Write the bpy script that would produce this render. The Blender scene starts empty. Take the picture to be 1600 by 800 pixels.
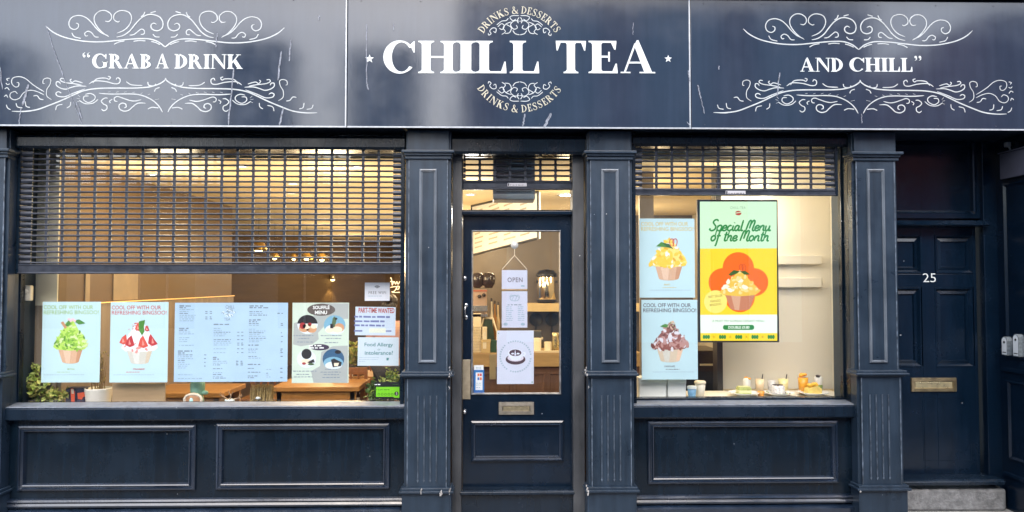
import bpy, math, random
from mathutils import Vector
R = math.radians
S = bpy.context.scene
COL = S.collection
rnd = random.Random(7)

# ------------------------------------------------------------------ camera, sky, sun, exposure
FPX = 1164.0                       # focal length in pixels of the 1600 px photograph
YAW, PITCH = R(1.25), R(2.0)
CAM = Vector((-0.127, -5.8, 1.85))
cam = bpy.data.cameras.new("camera"); cam.sensor_width = 36; cam.lens = FPX / 1600 * 36
cam.clip_start = 0.05; cam.clip_end = 500
camo = bpy.data.objects.new("camera", cam); COL.objects.link(camo)
camo.location = CAM; camo.rotation_euler = (R(90) + PITCH, 0, -YAW)
S.camera = camo

SUN_EL, SUN_AZ = R(45), R(182)     # azimuth clockwise from +Y: high and in front of the facade
W = bpy.data.worlds.new("World"); S.world = W; W.use_nodes = True
nt = W.node_tree; nt.nodes.clear()
sky = nt.nodes.new("ShaderNodeTexSky"); sky.sky_type = 'NISHITA'; sky.sun_disc = False
sky.sun_elevation = SUN_EL; sky.sun_rotation = SUN_AZ
sky.air_density = 1.0; sky.dust_density = 3.5; sky.ozone_density = 1.2; sky.altitude = 50
bg = nt.nodes.new("ShaderNodeBackground"); bg.inputs[1].default_value = 0.15
wo = nt.nodes.new("ShaderNodeOutputWorld")
nt.links.new(sky.outputs[0], bg.inputs[0]); nt.links.new(bg.outputs[0], wo.inputs[0])
sl = bpy.data.lights.new("sun", 'SUN'); sl.energy = 1.5; sl.angle = R(90); sl.color = (.97, .99, 1)
so = bpy.data.objects.new("sun", sl); COL.objects.link(so)
sd = Vector((math.sin(SUN_AZ) * math.cos(SUN_EL), math.cos(SUN_AZ) * math.cos(SUN_EL), math.sin(SUN_EL)))
so.location = sd * 30; so.rotation_euler = sd.to_track_quat('Z', 'Y').to_euler()
S.view_settings.view_transform = 'Standard'; S.view_settings.look = 'None'
S.view_settings.exposure = 1.4; S.view_settings.gamma = 1; S.view_settings.use_curve_mapping = False
S.render.engine = 'CYCLES'
S.cycles.use_denoising = True
S.cycles.max_bounces = 8; S.cycles.transparent_max_bounces = 16; S.cycles.sample_clamp_indirect = 6
S.cycles.caustics_reflective = False; S.cycles.caustics_refractive = False

# ------------------------------------------------------------------ measuring: photograph pixel -> point on a plane
_f = Vector((math.sin(YAW) * math.cos(PITCH), math.cos(YAW) * math.cos(PITCH), math.sin(PITCH)))
_r = Vector((math.cos(YAW), -math.sin(YAW), 0)); _u = _r.cross(_f)
def ray(u, v): return _f + _r * ((u - 800) / FPX) + _u * ((400 - v) / FPX)
def P(u, v, Y):
    d = ray(u, v); return CAM + d * ((Y - CAM.y) / d.y)
def PZ(u, v, z):
    d = ray(u, v); return CAM + d * ((z - CAM.z) / d.z)
def PX(u, v, x):
    d = ray(u, v); return CAM + d * ((x - CAM.x) / d.x)
def X(u, Y, v=420): return P(u, v, Y).x
def Z(v, Y, u=800): return P(u, v, Y).z
def rect(u0, v0, u1, v1, Y):
    um, vm = (u0 + u1) / 2, (v0 + v1) / 2
    return X(u0, Y, vm), X(u1, Y, vm), Z(v1, Y, um), Z(v0, Y, um)

# ------------------------------------------------------------------ materials
def srgb(r, g, b):
    def c(x):
        x /= 255
        return x / 12.92 if x <= .04045 else ((x + .055) / 1.055) ** 2.4
    return (c(r), c(g), c(b))
MATS = {}
def mat(name, col=(.5, .5, .5), rough=.5, metal=0., var=.12, scale=6., bump=0., bscale=60., emit=0., ecol=None, spec=.5, coat=0., ior=None, stretch=None, alpha=None, trans=0., rvar=.0):
    if name in MATS: return MATS[name]
    m = bpy.data.materials.new(name); m.use_nodes = True; MATS[name] = m
    n = m.node_tree.nodes; l = m.node_tree.links
    b = n["Principled BSDF"]
    b.inputs["Roughness"].default_value = rough; b.inputs["Metallic"].default_value = metal
    b.inputs["Specular IOR Level"].default_value = spec; b.inputs["Coat Weight"].default_value = coat
    b.inputs["Coat Roughness"].default_value = .06
    if ior: b.inputs["IOR"].default_value = ior
    if trans: b.inputs["Transmission Weight"].default_value = trans
    tc = n.new("ShaderNodeTexCoord"); mp = n.new("ShaderNodeMapping")
    l.new(tc.outputs["Object"], mp.inputs[0])
    if stretch: mp.inputs["Scale"].default_value = stretch
    nz = n.new("ShaderNodeTexNoise"); nz.inputs["Scale"].default_value = scale; nz.inputs["Detail"].default_value = 5
    l.new(mp.outputs[0], nz.inputs["Vector"])
    cr = n.new("ShaderNodeValToRGB"); l.new(nz.outputs["Fac"], cr.inputs[0])
    cr.color_ramp.elements[0].position = .3; cr.color_ramp.elements[1].position = .7
    cr.color_ramp.elements[0].color = tuple(c * (1 - var) for c in col) + (1,)
    cr.color_ramp.elements[1].color = tuple(min(1, c * (1 + var)) for c in col) + (1,)
    l.new(cr.outputs[0], b.inputs["Base Color"])
    if rvar:
        mr = n.new("ShaderNodeMapRange"); mr.inputs["To Min"].default_value = max(0, rough - rvar); mr.inputs["To Max"].default_value = rough + rvar
        mr.inputs["From Min"].default_value = .3; mr.inputs["From Max"].default_value = .7
        l.new(nz.outputs["Fac"], mr.inputs[0]); l.new(mr.outputs[0], b.inputs["Roughness"])
    if bump:
        n2 = n.new("ShaderNodeTexNoise"); n2.inputs["Scale"].default_value = bscale; n2.inputs["Detail"].default_value = 4
        l.new(mp.outputs[0], n2.inputs["Vector"])
        bp = n.new("ShaderNodeBump"); bp.inputs["Strength"].default_value = bump; bp.inputs["Distance"].default_value = .01
        l.new(n2.outputs["Fac"], bp.inputs["Height"]); l.new(bp.outputs[0], b.inputs["Normal"])
    if emit:
        b.inputs["Emission Strength"].default_value = emit
        b.inputs["Emission Color"].default_value = tuple(ecol or col) + (1,)
    return m

def paint(name, col, rough, chips=.0, streak=.25, spec=.5, chipcol=(.45, .46, .48), dust=.0, coat=0., bump=.12, rv=1.):
    """brushed gloss paint: uneven sheen, vertical weather streaks, sparse pale chips, brush-mark bump"""
    col = tuple(c * 1.4 for c in col); dust *= 1.4; spec = min(1, spec * 1.4)
    m = bpy.data.materials.new(name); m.use_nodes = True; MATS[name] = m
    n = m.node_tree.nodes; l = m.node_tree.links; b = n["Principled BSDF"]
    b.inputs["Specular IOR Level"].default_value = spec; b.inputs["Coat Weight"].default_value = coat
    b.inputs["Coat Roughness"].default_value = .12
    tc = n.new("ShaderNodeTexCoord")
    mp = n.new("ShaderNodeMapping"); mp.inputs["Scale"].default_value = (9, 9, .8); l.new(tc.outputs["Object"], mp.inputs[0])
    a = n.new("ShaderNodeTexNoise"); a.inputs["Scale"].default_value = 2.2; a.inputs["Detail"].default_value = 6; l.new(mp.outputs[0], a.inputs["Vector"])
    c = n.new("ShaderNodeTexNoise"); c.inputs["Scale"].default_value = 2.5; c.inputs["Detail"].default_value = 7; c.inputs["Roughness"].default_value = .65; l.new(tc.outputs["Object"], c.inputs["Vector"])
    ad = n.new("ShaderNodeMath"); ad.operation = 'ADD'; l.new(a.outputs["Fac"], ad.inputs[0]); l.new(c.outputs["Fac"], ad.inputs[1])
    r1 = n.new("ShaderNodeMapRange"); r1.inputs["From Min"].default_value = .7; r1.inputs["From Max"].default_value = 1.35; l.new(ad.outputs[0], r1.inputs[0])
    mx = n.new("ShaderNodeMix"); mx.data_type = 'RGBA'; l.new(r1.outputs[0], mx.inputs[0])
    mx.inputs[6].default_value = tuple(x * (1 - streak) for x in col) + (1,)
    mx.inputs[7].default_value = tuple(x * (1 + streak) + dust for x in col) + (1,)
    v = n.new("ShaderNodeTexVoronoi"); v.inputs["Scale"].default_value = 11; l.new(tc.outputs["Object"], v.inputs["Vector"])
    ds = n.new("ShaderNodeTexNoise"); ds.inputs["Scale"].default_value = 90; l.new(tc.outputs["Object"], ds.inputs["Vector"])
    dm = n.new("ShaderNodeMath"); dm.operation = 'MULTIPLY_ADD'; l.new(ds.outputs["Fac"], dm.inputs[0]); dm.inputs[1].default_value = .16; l.new(v.outputs["Distance"], dm.inputs[2])
    lt = n.new("ShaderNodeMath"); lt.operation = 'LESS_THAN'; lt.inputs[1].default_value = .115; l.new(dm.outputs[0], lt.inputs[0])
    sp = n.new("ShaderNodeSeparateColor"); l.new(v.outputs["Color"], sp.inputs[0])
    gt = n.new("ShaderNodeMath"); gt.operation = 'GREATER_THAN'; gt.inputs[1].default_value = 1 - chips; l.new(sp.outputs[0], gt.inputs[0])
    ml = n.new("ShaderNodeMath"); ml.operation = 'MULTIPLY'; l.new(lt.outputs[0], ml.inputs[0]); l.new(gt.outputs[0], ml.inputs[1])
    m2 = n.new("ShaderNodeMix"); m2.data_type = 'RGBA'; l.new(ml.outputs[0], m2.inputs[0]); l.new(mx.outputs[2], m2.inputs[6]); m2.inputs[7].default_value = tuple(chipcol) + (1,)
    l.new(m2.outputs[2], b.inputs["Base Color"])
    rr = n.new("ShaderNodeMapRange"); rr.inputs["From Min"].default_value = .35; rr.inputs["From Max"].default_value = .7
    rr.inputs["To Min"].default_value = max(.03, rough - .1 * rv); rr.inputs["To Max"].default_value = rough + .14 * rv; l.new(c.outputs["Fac"], rr.inputs[0]); l.new(rr.outputs[0], b.inputs["Roughness"])
    mb_ = n.new("ShaderNodeMapping"); mb_.inputs["Scale"].default_value = (60, 60, 7); l.new(tc.outputs["Object"], mb_.inputs[0])
    bn = n.new("ShaderNodeTexNoise"); bn.inputs["Scale"].default_value = 2; bn.inputs["Detail"].default_value = 3; l.new(mb_.outputs[0], bn.inputs["Vector"])
    bp = n.new("ShaderNodeBump"); bp.inputs["Strength"].default_value = bump; bp.inputs["Distance"].default_value = .004
    l.new(bn.outputs["Fac"], bp.inputs["Height"]); l.new(bp.outputs[0], b.inputs["Normal"])
    return m

def glassmat(name, ior=1.5, tint=(.99, .995, .995), rough=0.0):
    m = bpy.data.materials.new(name); m.use_nodes = True; MATS[name] = m
    n = m.node_tree.nodes; l = m.node_tree.links; n.clear()
    o = n.new("ShaderNodeOutputMaterial"); mx = n.new("ShaderNodeMixShader"); t = n.new("ShaderNodeBsdfTransparent"); g = n.new("ShaderNodeBsdfGlossy")
    f = n.new("ShaderNodeFresnel"); ge = n.new("ShaderNodeNewGeometry"); io = n.new("ShaderNodeMix")     # same reflectance on both faces of the sheet
    io.inputs[2].default_value = ior; io.inputs[3].default_value = 1 / ior; l.new(ge.outputs["Backfacing"], io.inputs[0]); l.new(io.outputs[0], f.inputs[0])
    t.inputs[0].default_value = tint + (1,); g.inputs["Roughness"].default_value = rough
    nz = n.new("ShaderNodeTexNoise"); nz.inputs["Scale"].default_value = 1.4; bp = n.new("ShaderNodeBump"); bp.inputs["Strength"].default_value = .03
    tc = n.new("ShaderNodeTexCoord"); l.new(tc.outputs["Object"], nz.inputs["Vector"]); l.new(nz.outputs["Fac"], bp.inputs["Height"]); l.new(bp.outputs[0], g.inputs["Normal"])
    l.new(f.outputs[0], mx.inputs[0]); l.new(t.outputs[0], mx.inputs[1]); l.new(g.outputs[0], mx.inputs[2]); l.new(mx.outputs[0], o.inputs[0])
    return m

NAVY = paint("navy gloss paint", (.0024, .0069, .0135), .24, chips=.12, spec=.27, streak=.45)
NAVYD = paint("dark door paint", (.0018, .0066, .0155), .2, chips=.05, spec=.34)
MOULD = paint("raised moulding paint", (.006, .012, .024), .2, chips=.14, streak=.4, spec=.75)
WORN = paint("weathered pilaster paint", (.0115, .0215, .036), .36, chips=.10, streak=.35, dust=.003, spec=.3)
WORNG = paint("worn grey post paint", (.032, .035, .040), .5, chips=.1, streak=.45, dust=.01)
FASC = paint("dark fascia paint", (.005, .010, .02), .4, chips=.02, spec=.3)
SIGN = paint("glossy slate sign panel", (.014, .0225, .040), .12, chips=.006, streak=.12, spec=.47, dust=.002, bump=.03, rv=.35)
SHUT = mat("painted shutter metal", (.025, .031, .046), .4, .2, var=.25, scale=20, rvar=.1)
WHITEV = mat("white vinyl", (.62, .67, .68), .45, var=.04)
WHITET = mat("worn white vinyl", (.46, .5, .52), .5, var=.15, scale=14)
CREAMV = mat("cream vinyl", (.5, .48, .38), .5, var=.1)
TRIM = mat("pale aluminium trim", (.42, .45, .49), .35, .2, var=.15, scale=30)
GLASS = glassmat("window glass")
BRASS = mat("dull brass", (.36, .29, .17), .38, .85, var=.2, scale=25, rvar=.1)
BRASSB = mat("polished brass", (.72, .62, .36), .3, .8, var=.15, scale=18, rvar=.1)
CHROME = mat("satin chrome", (.6, .6, .6), .25, 1.0)
CHIP = mat("bare chipped filler", (.36, .35, .34), .8, var=.3, scale=60)
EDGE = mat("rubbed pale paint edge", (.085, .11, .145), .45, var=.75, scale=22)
BLACK = mat("black plastic", (.012, .012, .014), .35)

# ------------------------------------------------------------------ mesh building
WL = {}
def cr_curve(pts, n=6, closed=False):
    if len(pts) < 3: return [tuple(p) for p in pts]
    out = []; m = len(pts)
    for i in range(m if closed else m - 1):
        p = [pts[(i + k) % m] if closed else pts[min(max(i + k, 0), m - 1)] for k in (-1, 0, 1, 2)]
        for s in range(n):
            t = s / n
            out.append(tuple(.5 * (2 * p[1][k] + (p[2][k] - p[0][k]) * t + (2 * p[0][k] - 5 * p[1][k] + 4 * p[2][k] - p[3][k]) * t * t + (3 * p[1][k] - p[0][k] - 3 * p[2][k] + p[3][k]) * t ** 3) for k in range(len(p[1]))))
    if not closed: out.append(tuple(pts[-1]))
    return out
class MB:
    def __init__(s): s.v = []; s.f = []; s.m = []; s.sm = []
    def add(s, vs, fs, m=0, smooth=False):
        k = len(s.v); s.v += [tuple(p) for p in vs]
        for f in fs: s.f.append(tuple(i + k for i in f)); s.m.append(m); s.sm.append(smooth)
    def box(s, x0, x1, y0, y1, z0, z1, m=0):
        s.add([(x0, y0, z0), (x1, y0, z0), (x1, y1, z0), (x0, y1, z0), (x0, y0, z1), (x1, y0, z1), (x1, y1, z1), (x0, y1, z1)],
              [(0, 3, 2, 1), (4, 5, 6, 7), (0, 1, 5, 4), (1, 2, 6, 5), (2, 3, 7, 6), (3, 0, 4, 7)], m)
    def face(s, pts, m=0): s.add(pts, [tuple(range(len(pts)))], m)
    def extr(s, pts, y0, y1, m=0):
        """polygon of (x, z) pulled from its front y0 back to y1"""
        a = sum(pts[i][0] * pts[(i + 1) % len(pts)][1] - pts[(i + 1) % len(pts)][0] * pts[i][1] for i in range(len(pts)))
        if a < 0: pts = pts[::-1]
        n = len(pts); vs = [(p[0], y0, p[1]) for p in pts] + [(p[0], y1, p[1]) for p in pts]
        fs = [tuple(range(n)), tuple(range(2 * n - 1, n - 1, -1))] + [(i, n + i, n + (i + 1) % n, (i + 1) % n) for i in range(n)]
        s.add(vs, fs, m)
    def flat(s, pts, y, m=0):
        a = sum(pts[i][0] * pts[(i + 1) % len(pts)][1] - pts[(i + 1) % len(pts)][0] * pts[i][1] for i in range(len(pts)))
        if a < 0: pts = pts[::-1]
        s.add([(p[0], y, p[1]) for p in pts], [tuple(range(len(pts)))], m)
    def ribbon(s, pts, w, y, m=0, taper=.3, n=6, closed=False, smooth=True):
        """a brush line of (x, z) points lying in the plane y, thinning to its ends"""
        c = cr_curve(pts, n, closed) if smooth else [tuple(p) for p in pts]
        N = len(c); vs = []
        for i in range(N):
            a = c[max(i - 1, 0)]; b = c[min(i + 1, N - 1)]
            dx, dz = b[0] - a[0], b[1] - a[1]; L = math.hypot(dx, dz) or 1
            t = i / max(1, N - 1)
            k = 1 if closed else taper + (1 - taper) * min(1, 3.2 * math.sin(math.pi * t) ** .8)
            h = w * k / 2; yy = y - i * 1e-5
            vs += [(c[i][0] - dz / L * h, yy, c[i][1] + dx / L * h), (c[i][0] + dz / L * h, yy, c[i][1] - dx / L * h)]
        s.add(vs, [(2 * i, 2 * i + 1, 2 * i + 3, 2 * i + 2) for i in range(N - 1)], m)
    def tube(s, pts, r, n=8, m=0, cap=True, r1=None):
        pts = [Vector(p) for p in pts]; N = len(pts); vs = []; up = None
        for i, p in enumerate(pts):
            d = (pts[min(i + 1, N - 1)] - pts[max(i - 1, 0)]).normalized()
            if up is None: up = d.orthogonal().normalized()
            up = (up - d * up.dot(d)).normalized(); sd_ = d.cross(up)
            rr = r if r1 is None else r + (r1 - r) * i / (N - 1)
            for k in range(n):
                a = 2 * math.pi * k / n; vs.append(p + (up * math.cos(a) + sd_ * math.sin(a)) * rr)
        fs = [(i * n + k, i * n + (k + 1) % n, (i + 1) * n + (k + 1) % n, (i + 1) * n + k) for i in range(N - 1) for k in range(n)]
        s.add(vs, fs, m, True)
        if cap: s.add(vs[:n], [tuple(range(n - 1, -1, -1))], m); s.add(vs[-n:], [tuple(range(n))], m)
    def lathe(s, prof, c, n=20, m=0, axis='z'):
        vs = []
        for r, h in prof:
            for k in range(n):
                a = 2 * math.pi * k / n; p = (r * math.cos(a), r * math.sin(a), h)
                if axis == 'y': p = (p[0], -h, p[1])
                if axis == 'x': p = (h, p[0], p[1])
                vs.append((c[0] + p[0], c[1] + p[1], c[2] + p[2]))
        N = len(prof)
        s.add(vs, [(i * n + k, i * n + (k + 1) % n, (i + 1) * n + (k + 1) % n, (i + 1) * n + k) for i in range(N - 1) for k in range(n)], m, True)
    def ball(s, c, rx, ry, rz, m=0, n=12):
        h = n // 2; self = s
        vs = [(c[0] + rx * math.cos(2 * math.pi * k / n) * math.sin(math.pi * i / h), c[1] + ry * math.sin(2 * math.pi * k / n) * math.sin(math.pi * i / h), c[2] + rz * math.cos(math.pi * i / h)) for i in range(h + 1) for k in range(n)]
        s.add(vs, [(i * n + k, (i + 1) * n + k, (i + 1) * n + (k + 1) % n, i * n + (k + 1) % n) for i in range(h) for k in range(n)], m, True)
    def moulding(s, x0, x1, z0, z1, y, prof, m=0):
        """mitred picture-frame moulding; prof = (inset, height above y towards the street)"""
        loops = [[(x0 + t, y - h, z0 + t), (x1 - t, y - h, z0 + t), (x1 - t, y - h, z1 - t), (x0 + t, y - h, z1 - t)] for t, h in prof]
        for a, b in zip(loops, loops[1:]):
            for k in range(4):
                j = (k + 1) % 4; s.add([a[k], a[j], b[j], b[k]], [(0, 1, 2, 3)], m)
    def bar(s, x0, x1, prof, m=0, ends=True):
        """horizontal moulding along x; prof = closed loop of (y, z)"""
        n = len(prof); vs = [(x0, p[0], p[1]) for p in prof] + [(x1, p[0], p[1]) for p in prof]
        fs = [(i, (i + 1) % n, n + (i + 1) % n, n + i) for i in range(n)]
        if ends: fs += [tuple(range(n - 1, -1, -1)), tuple(range(n, 2 * n))]
        s.add(vs, fs, m)
    def build(s, name, mats, parent=None, loc=None, bevel=0, seg=2):
        if not isinstance(mats, (list, tuple)): mats = [mats]
        o0 = Vector(loc) if loc is not None else (WL[parent] if parent else Vector((0, 0, 0)))
        me = bpy.data.meshes.new(name)
        me.from_pydata([(p[0] - o0.x, p[1] - o0.y, p[2] - o0.z) for p in s.v], [], s.f)
        for k in mats: me.materials.append(k)
        me.polygons.foreach_set("material_index", s.m); me.polygons.foreach_set("use_smooth", s.sm)
        me.update()
        o = bpy.data.objects.new(name, me); COL.objects.link(o)
        if parent:
            o.parent = parent; o.location = o0 - WL[parent]
        else: o.location = o0
        WL[o] = o0
        if bevel:
            b = o.modifiers.new("bevel", 'BEVEL'); b.width = bevel; b.segments = seg; b.limit_method = 'ANGLE'; b.angle_limit = R(40)
        return o
def tag(o, label=None, cat=None, group=None, kind=None):
    if label: o["label"] = label
    if cat: o["category"] = cat
    if group: o["group"] = group
    if kind: o["kind"] = kind
    return o
def thing(name, loc, label, cat, group=None):
    o = bpy.data.objects.new(name, None); COL.objects.link(o); o.location = loc; o.empty_display_size = .05
    WL[o] = Vector(loc); return tag(o, label, cat, group)
def copy_thing(o, loc, label=None):
    c = o.copy(); COL.objects.link(c); c.location = loc; WL[c] = Vector(loc)
    if label: c["label"] = label
    for ch in [k for k in bpy.data.objects if k.parent is o]:
        d = ch.copy(); COL.objects.link(d); d.parent = c
        for g in [k for k in bpy.data.objects if k.parent is ch]:
            e = g.copy(); COL.objects.link(e); e.parent = d
    return c
def addbox(name, m, parent, x0, x1, y0, y1, z0, z1, bevel=.004, loc=None):
    b = MB(); b.box(x0, x1, y0, y1, z0, z1); return b.build(name, m, parent, loc=loc, bevel=bevel)

# ------------------------------------------------------------------ lettering
_tc = {}
def text_geo(txt, bold=0., shear=0., space=1.):
    key = (txt, bold, shear, space)
    if key in _tc: return _tc[key]
    cu = bpy.data.curves.new("lettering", 'FONT'); cu.body = txt; cu.offset = bold; cu.shear = shear; cu.space_character = space
    cu.fill_mode = 'FRONT'; cu.resolution_u = 3; cu.size = 1
    ob = bpy.data.objects.new("lettering", cu); COL.objects.link(ob)
    dg = bpy.context.evaluated_depsgraph_get(); dg.update()
    me = bpy.data.meshes.new_from_object(ob.evaluated_get(dg))
    vs = [(v.co.x, v.co.y) for v in me.vertices]; fs = [tuple(p.vertices) for p in me.polygons]
    bpy.data.objects.remove(ob); bpy.data.curves.remove(cu); bpy.data.meshes.remove(me)
    _tc[key] = (vs, fs); return vs, fs
def put_text(mb, txt, x0, x1, z0, z1, y, m=0, bold=0., shear=0., space=1., rot=0.):
    vs, fs = text_geo(txt, bold, shear, space)
    if not vs: return
    a, b = min(p[0] for p in vs), max(p[0] for p in vs); c, d = min(p[1] for p in vs), max(p[1] for p in vs)
    xc, zc = (x0 + x1) / 2, (z0 + z1) / 2; out = []
    for p in vs:
        x = x0 + (p[0] - a) / (b - a) * (x1 - x0) - xc; z = z0 + (p[1] - c) / max(1e-6, d - c) * (z1 - z0) - zc
        out.append((xc + x * math.cos(rot) - z * math.sin(rot), y, zc + x * math.sin(rot) + z * math.cos(rot)))
    # front faces must look towards the street (-y)
    mb.add(out, fs, m)

def serif(ch, w=.24, t=.07):
    """bold roman capitals drawn from stems, bowls and brackets; returns pieces [(polygon)], width"""
    sh, o, k = .04, .09, .035
    def stem(x, ww=w, l=True, r=True):
        L = [(x - o, 0)]; Rr = [(x + ww + o, 0), (x + ww + o, sh), (x + ww + k, sh + .015), (x + ww, sh + .07), (x + ww, 1 - sh - .07), (x + ww + k, 1 - sh - .015), (x + ww + o, 1 - sh), (x + ww + o, 1)]
        Lf = [(x - o, 1), (x - o, 1 - sh), (x - k, 1 - sh - .015), (x, 1 - sh - .07), (x, sh + .07), (x - k, sh + .015), (x - o, sh)]
        return L + Rr + Lf
    def arc(cx, cy, ro, ri, a0, a1, n=22):
        """crescent between outer ellipse ro and inner ellipse ri=(dx, rx, ry)"""
        out = []; 
        for i in range(n):
            A0, A1 = R(a0 + (a1 - a0) * i / n), R(a0 + (a1 - a0) * (i + 1) / n)
            f = lambda A: (cx + ro[0] * math.cos(A), cy + ro[1] * math.sin(A))
            g = lambda A: (cx + ri[0] + ri[1] * math.cos(A), cy + ri[2] * math.sin(A))
            out.append([f(A0), f(A1), g(A1), g(A0)])
        return out
    def bowl(x, z0, z1, rx, ww):
        cy, ry = (z0 + z1) / 2, (z1 - z0) / 2
        return arc(x, cy, (rx, ry), (0, rx - ww, ry - t * .8), -90, 90, 14)
    def arm(x0, x1, z, up, h=.3):
        zz = z + (t if up else -t)
        return [[(x0, z), (x1, z), (x1, zz), (x0, zz)], [(x1, zz), (x1 - .02, z + (h if up else -h)), (x1 - .05, z + (h if up else -h)), (x1 - .13, zz)] ]
    if ch == 'I': return [stem(o)], w + 2 * o
    if ch == 'H': return [stem(o), stem(o + w + .34), [(o + w, .47), (o + w + .34, .47), (o + w + .34, .47 + t), (o + w, .47 + t)]], 2 * w + .34 + 2 * o
    if ch == 'L': return [stem(o)] + arm(o + w, o + w + .42, 0, True, .36), w + .42 + o + .01
    if ch == 'E': return [stem(o)] + arm(o + w, o + w + .4, 0, True) + arm(o + w, o + w + .37, 1, False, .27) + [[(o + w, .48), (o + w + .2, .48), (o + w + .2, .48 + t), (o + w, .48 + t)], [(o + w + .17, .36), (o + w + .21, .36), (o + w + .21, .66), (o + w + .17, .66)]], w + .4 + o + .01
    if ch == 'T':
        a = .3; return [stem(a)] + arm(a + w, a * 2 + w, 1, False, .3) + [[(2 * a + w - p[0], p[1]) for p in q] for q in arm(a + w, a * 2 + w, 1, False, .3)], 2 * a + w
    if ch in 'CG':
        q = arc(.5, .5, (.5, .515), (.06, .3, .455), 38, 322)
        q.append([(.93, .99), (.96, .99), (.96, .64), (.925, .64), (.86, .78), (.8, .86)])
        if ch == 'C': return q, .97
        q.append([(.68, .42), (1.08, .42), (1.08, .455), (1.0, .47), (.985, .1), (.76, .02), (.76, .455), (.68, .455)]); return q, 1.08
    if ch == 'D': return [stem(o)] + bowl(o + w * .5, 0, 1, .64, w), o + w * .5 + .66
    if ch == 'B': return [stem(o)] + bowl(o + w * .6, 0, .54, .5, w * .95) + bowl(o + w * .6, .5, 1, .44, w * .9), o + w * .6 + .5
    if ch in 'RP':
        q = [stem(o)] + bowl(o + w * .6, .46, 1, .47, w * .92)
        if ch == 'R': q.append([(o + w + .08, .49), (o + w + .32, .5), (o + w + .58, .04), (o + w + .66, .035), (o + w + .66, 0), (o + w + .38, 0)])
        return q, o + w + (.66 if ch == 'R' else .35)
    if ch == 'A':
        return [[(.1, sh), (.1 + t, sh), (.47, .88), (.43, .93)], [(.5, 1.02), (.55, 1.02), (.96, sh), (.96 - w * 1.05, sh), (.42, .86)], [(.2, .3), (.68, .3), (.66, .3 + t * .9), (.22, .3 + t * .9)],
                [(0, 0), (.3, 0), (.3, sh), (0, sh)], [(.58, 0), (1.06, 0), (1.06, sh), (.58, sh)]], 1.06
    if ch == 'N':
        return [[(.12, 0.02), (.12 + t, 0.02), (.12 + t, .95), (.12, .95)], [(.9, .05), (.9 + t, .05), (.9 + t, .97), (.9, .97)], [(.06, 1), (.34, 1), (.97, .12), (.97, -.02), (.92, -.02), (.12, .93)],
                [(0, 0), (.31, 0), (.31, sh), (0, sh)], [(.76, 1), (1.08, 1), (1.08, 1 - sh), (.76, 1 - sh)], [(0, 1), (.3, 1), (.3, 1 - sh), (0, 1 - sh)]], 1.08
    if ch == 'K':
        return [stem(o), [(o + w, .38), (o + w, .48), (o + w + .38, .97), (o + w + .46, .97)], [(o + w + .07, .5), (o + w + .25, .66), (o + w + .66, sh), (o + w + .38, sh)],
                [(o + w + .3, 0), (o + w + .72, 0), (o + w + .72, sh), (o + w + .3, sh)], [(o + w + .26, 1), (o + w + .58, 1), (o + w + .58, 1 - sh), (o + w + .26, 1 - sh)]], o + w + .72
    def brush(pts, ws):
        c = cr_curve([p + (q,) for p, q in zip(pts, ws)], 5); out = []; e = []
        for i in range(len(c)):
            a, b = c[max(i - 1, 0)], c[min(i + 1, len(c) - 1)]; dx, dz = b[0] - a[0], b[1] - a[1]; L = math.hypot(dx, dz) or 1; h = c[i][2] / 2
            e.append(((c[i][0] - dz / L * h, c[i][1] + dx / L * h), (c[i][0] + dz / L * h, c[i][1] - dx / L * h)))
        return [[e[i][0], e[i + 1][0], e[i + 1][1], e[i][1]] for i in range(len(e) - 1)]
    if ch == 'S':
        return brush([(.6, .78), (.5, .94), (.3, .97), (.13, .82), (.2, .62), (.42, .47), (.57, .27), (.45, .07), (.25, .02), (.08, .12), (.03, .24)], [t, t, t * 1.1, w * .7, w, w * 1.05, w * .8, t * 1.2, t, t, t]) + [[(.57, .98), (.61, .98), (.62, .66), (.59, .66)], [(.0, .02), (.035, .02), (.04, .34), (.01, .34)]], .68
    if ch == '&':
        return brush([(.95, .5), (.8, .25), (.55, .04), (.28, .03), (.1, .2), (.2, .43), (.45, .6), (.52, .82), (.38, .97), (.25, .85), (.3, .65), (.55, .35), (.8, .06), (1., .03)], [t, t, t, w * .7, w, w * .7, t, w * .6, t, w * .6, w * .8, w, w, t]), 1.02
    if ch in '“”':
        q = []
        for dx in (0, .3):
            c = [(.12 + dx + .085 * math.cos(a * .6283), .78 + .085 * math.sin(a * .6283)) for a in range(10)]
            q.append(c if ch == '“' else [(2 * .12 + 2 * dx - p[0], 1.72 - p[1]) for p in c])
            tl = brush([(.05 + dx, .77), (.06 + dx, .92), (.17 + dx, 1.0)], [.06, .05, .02])
            q += tl if ch == '“' else [[(.24 + 2 * dx - p[0], 1.72 - p[1]) for p in z] for z in tl]
        return q, .58
    return [], .35
def put_serif(mb, txt, x0, x1, z0, z1, y, m=0, w=.24, t=.07, gap=.05, depth=.003):
    """set a word of roman capitals into a box"""
    pieces = []; pen = 0
    for ch in txt:
        q, wd = serif(ch, w, t); pieces.append((pen, q)); pen += wd + gap
    pen -= gap; sx, sz = (x1 - x0) / pen, (z1 - z0)
    for pn, q in pieces:
        for i, poly in enumerate(q):
            e = (i % 7) * .0002
            mb.extr([(x0 + (pn + p[0]) * sx, z0 + p[1] * sz) for p in poly], y - depth - e, y, m)
def words_line(mb, x0, x1, z, h, y, m, r, dens=.75):
    """a line of print too small to read"""
    x = x0
    while x < x1 - h:
        L = min(x1 - x, h * r.uniform(1.2, 4.5)); mb.flat([(x, z), (x + L, z), (x + L, z + h * r.uniform(.75, 1)), (x, z + h * r.uniform(.75, 1))], y, m); x += L + h * r.uniform(.5, .9) / dens
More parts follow.
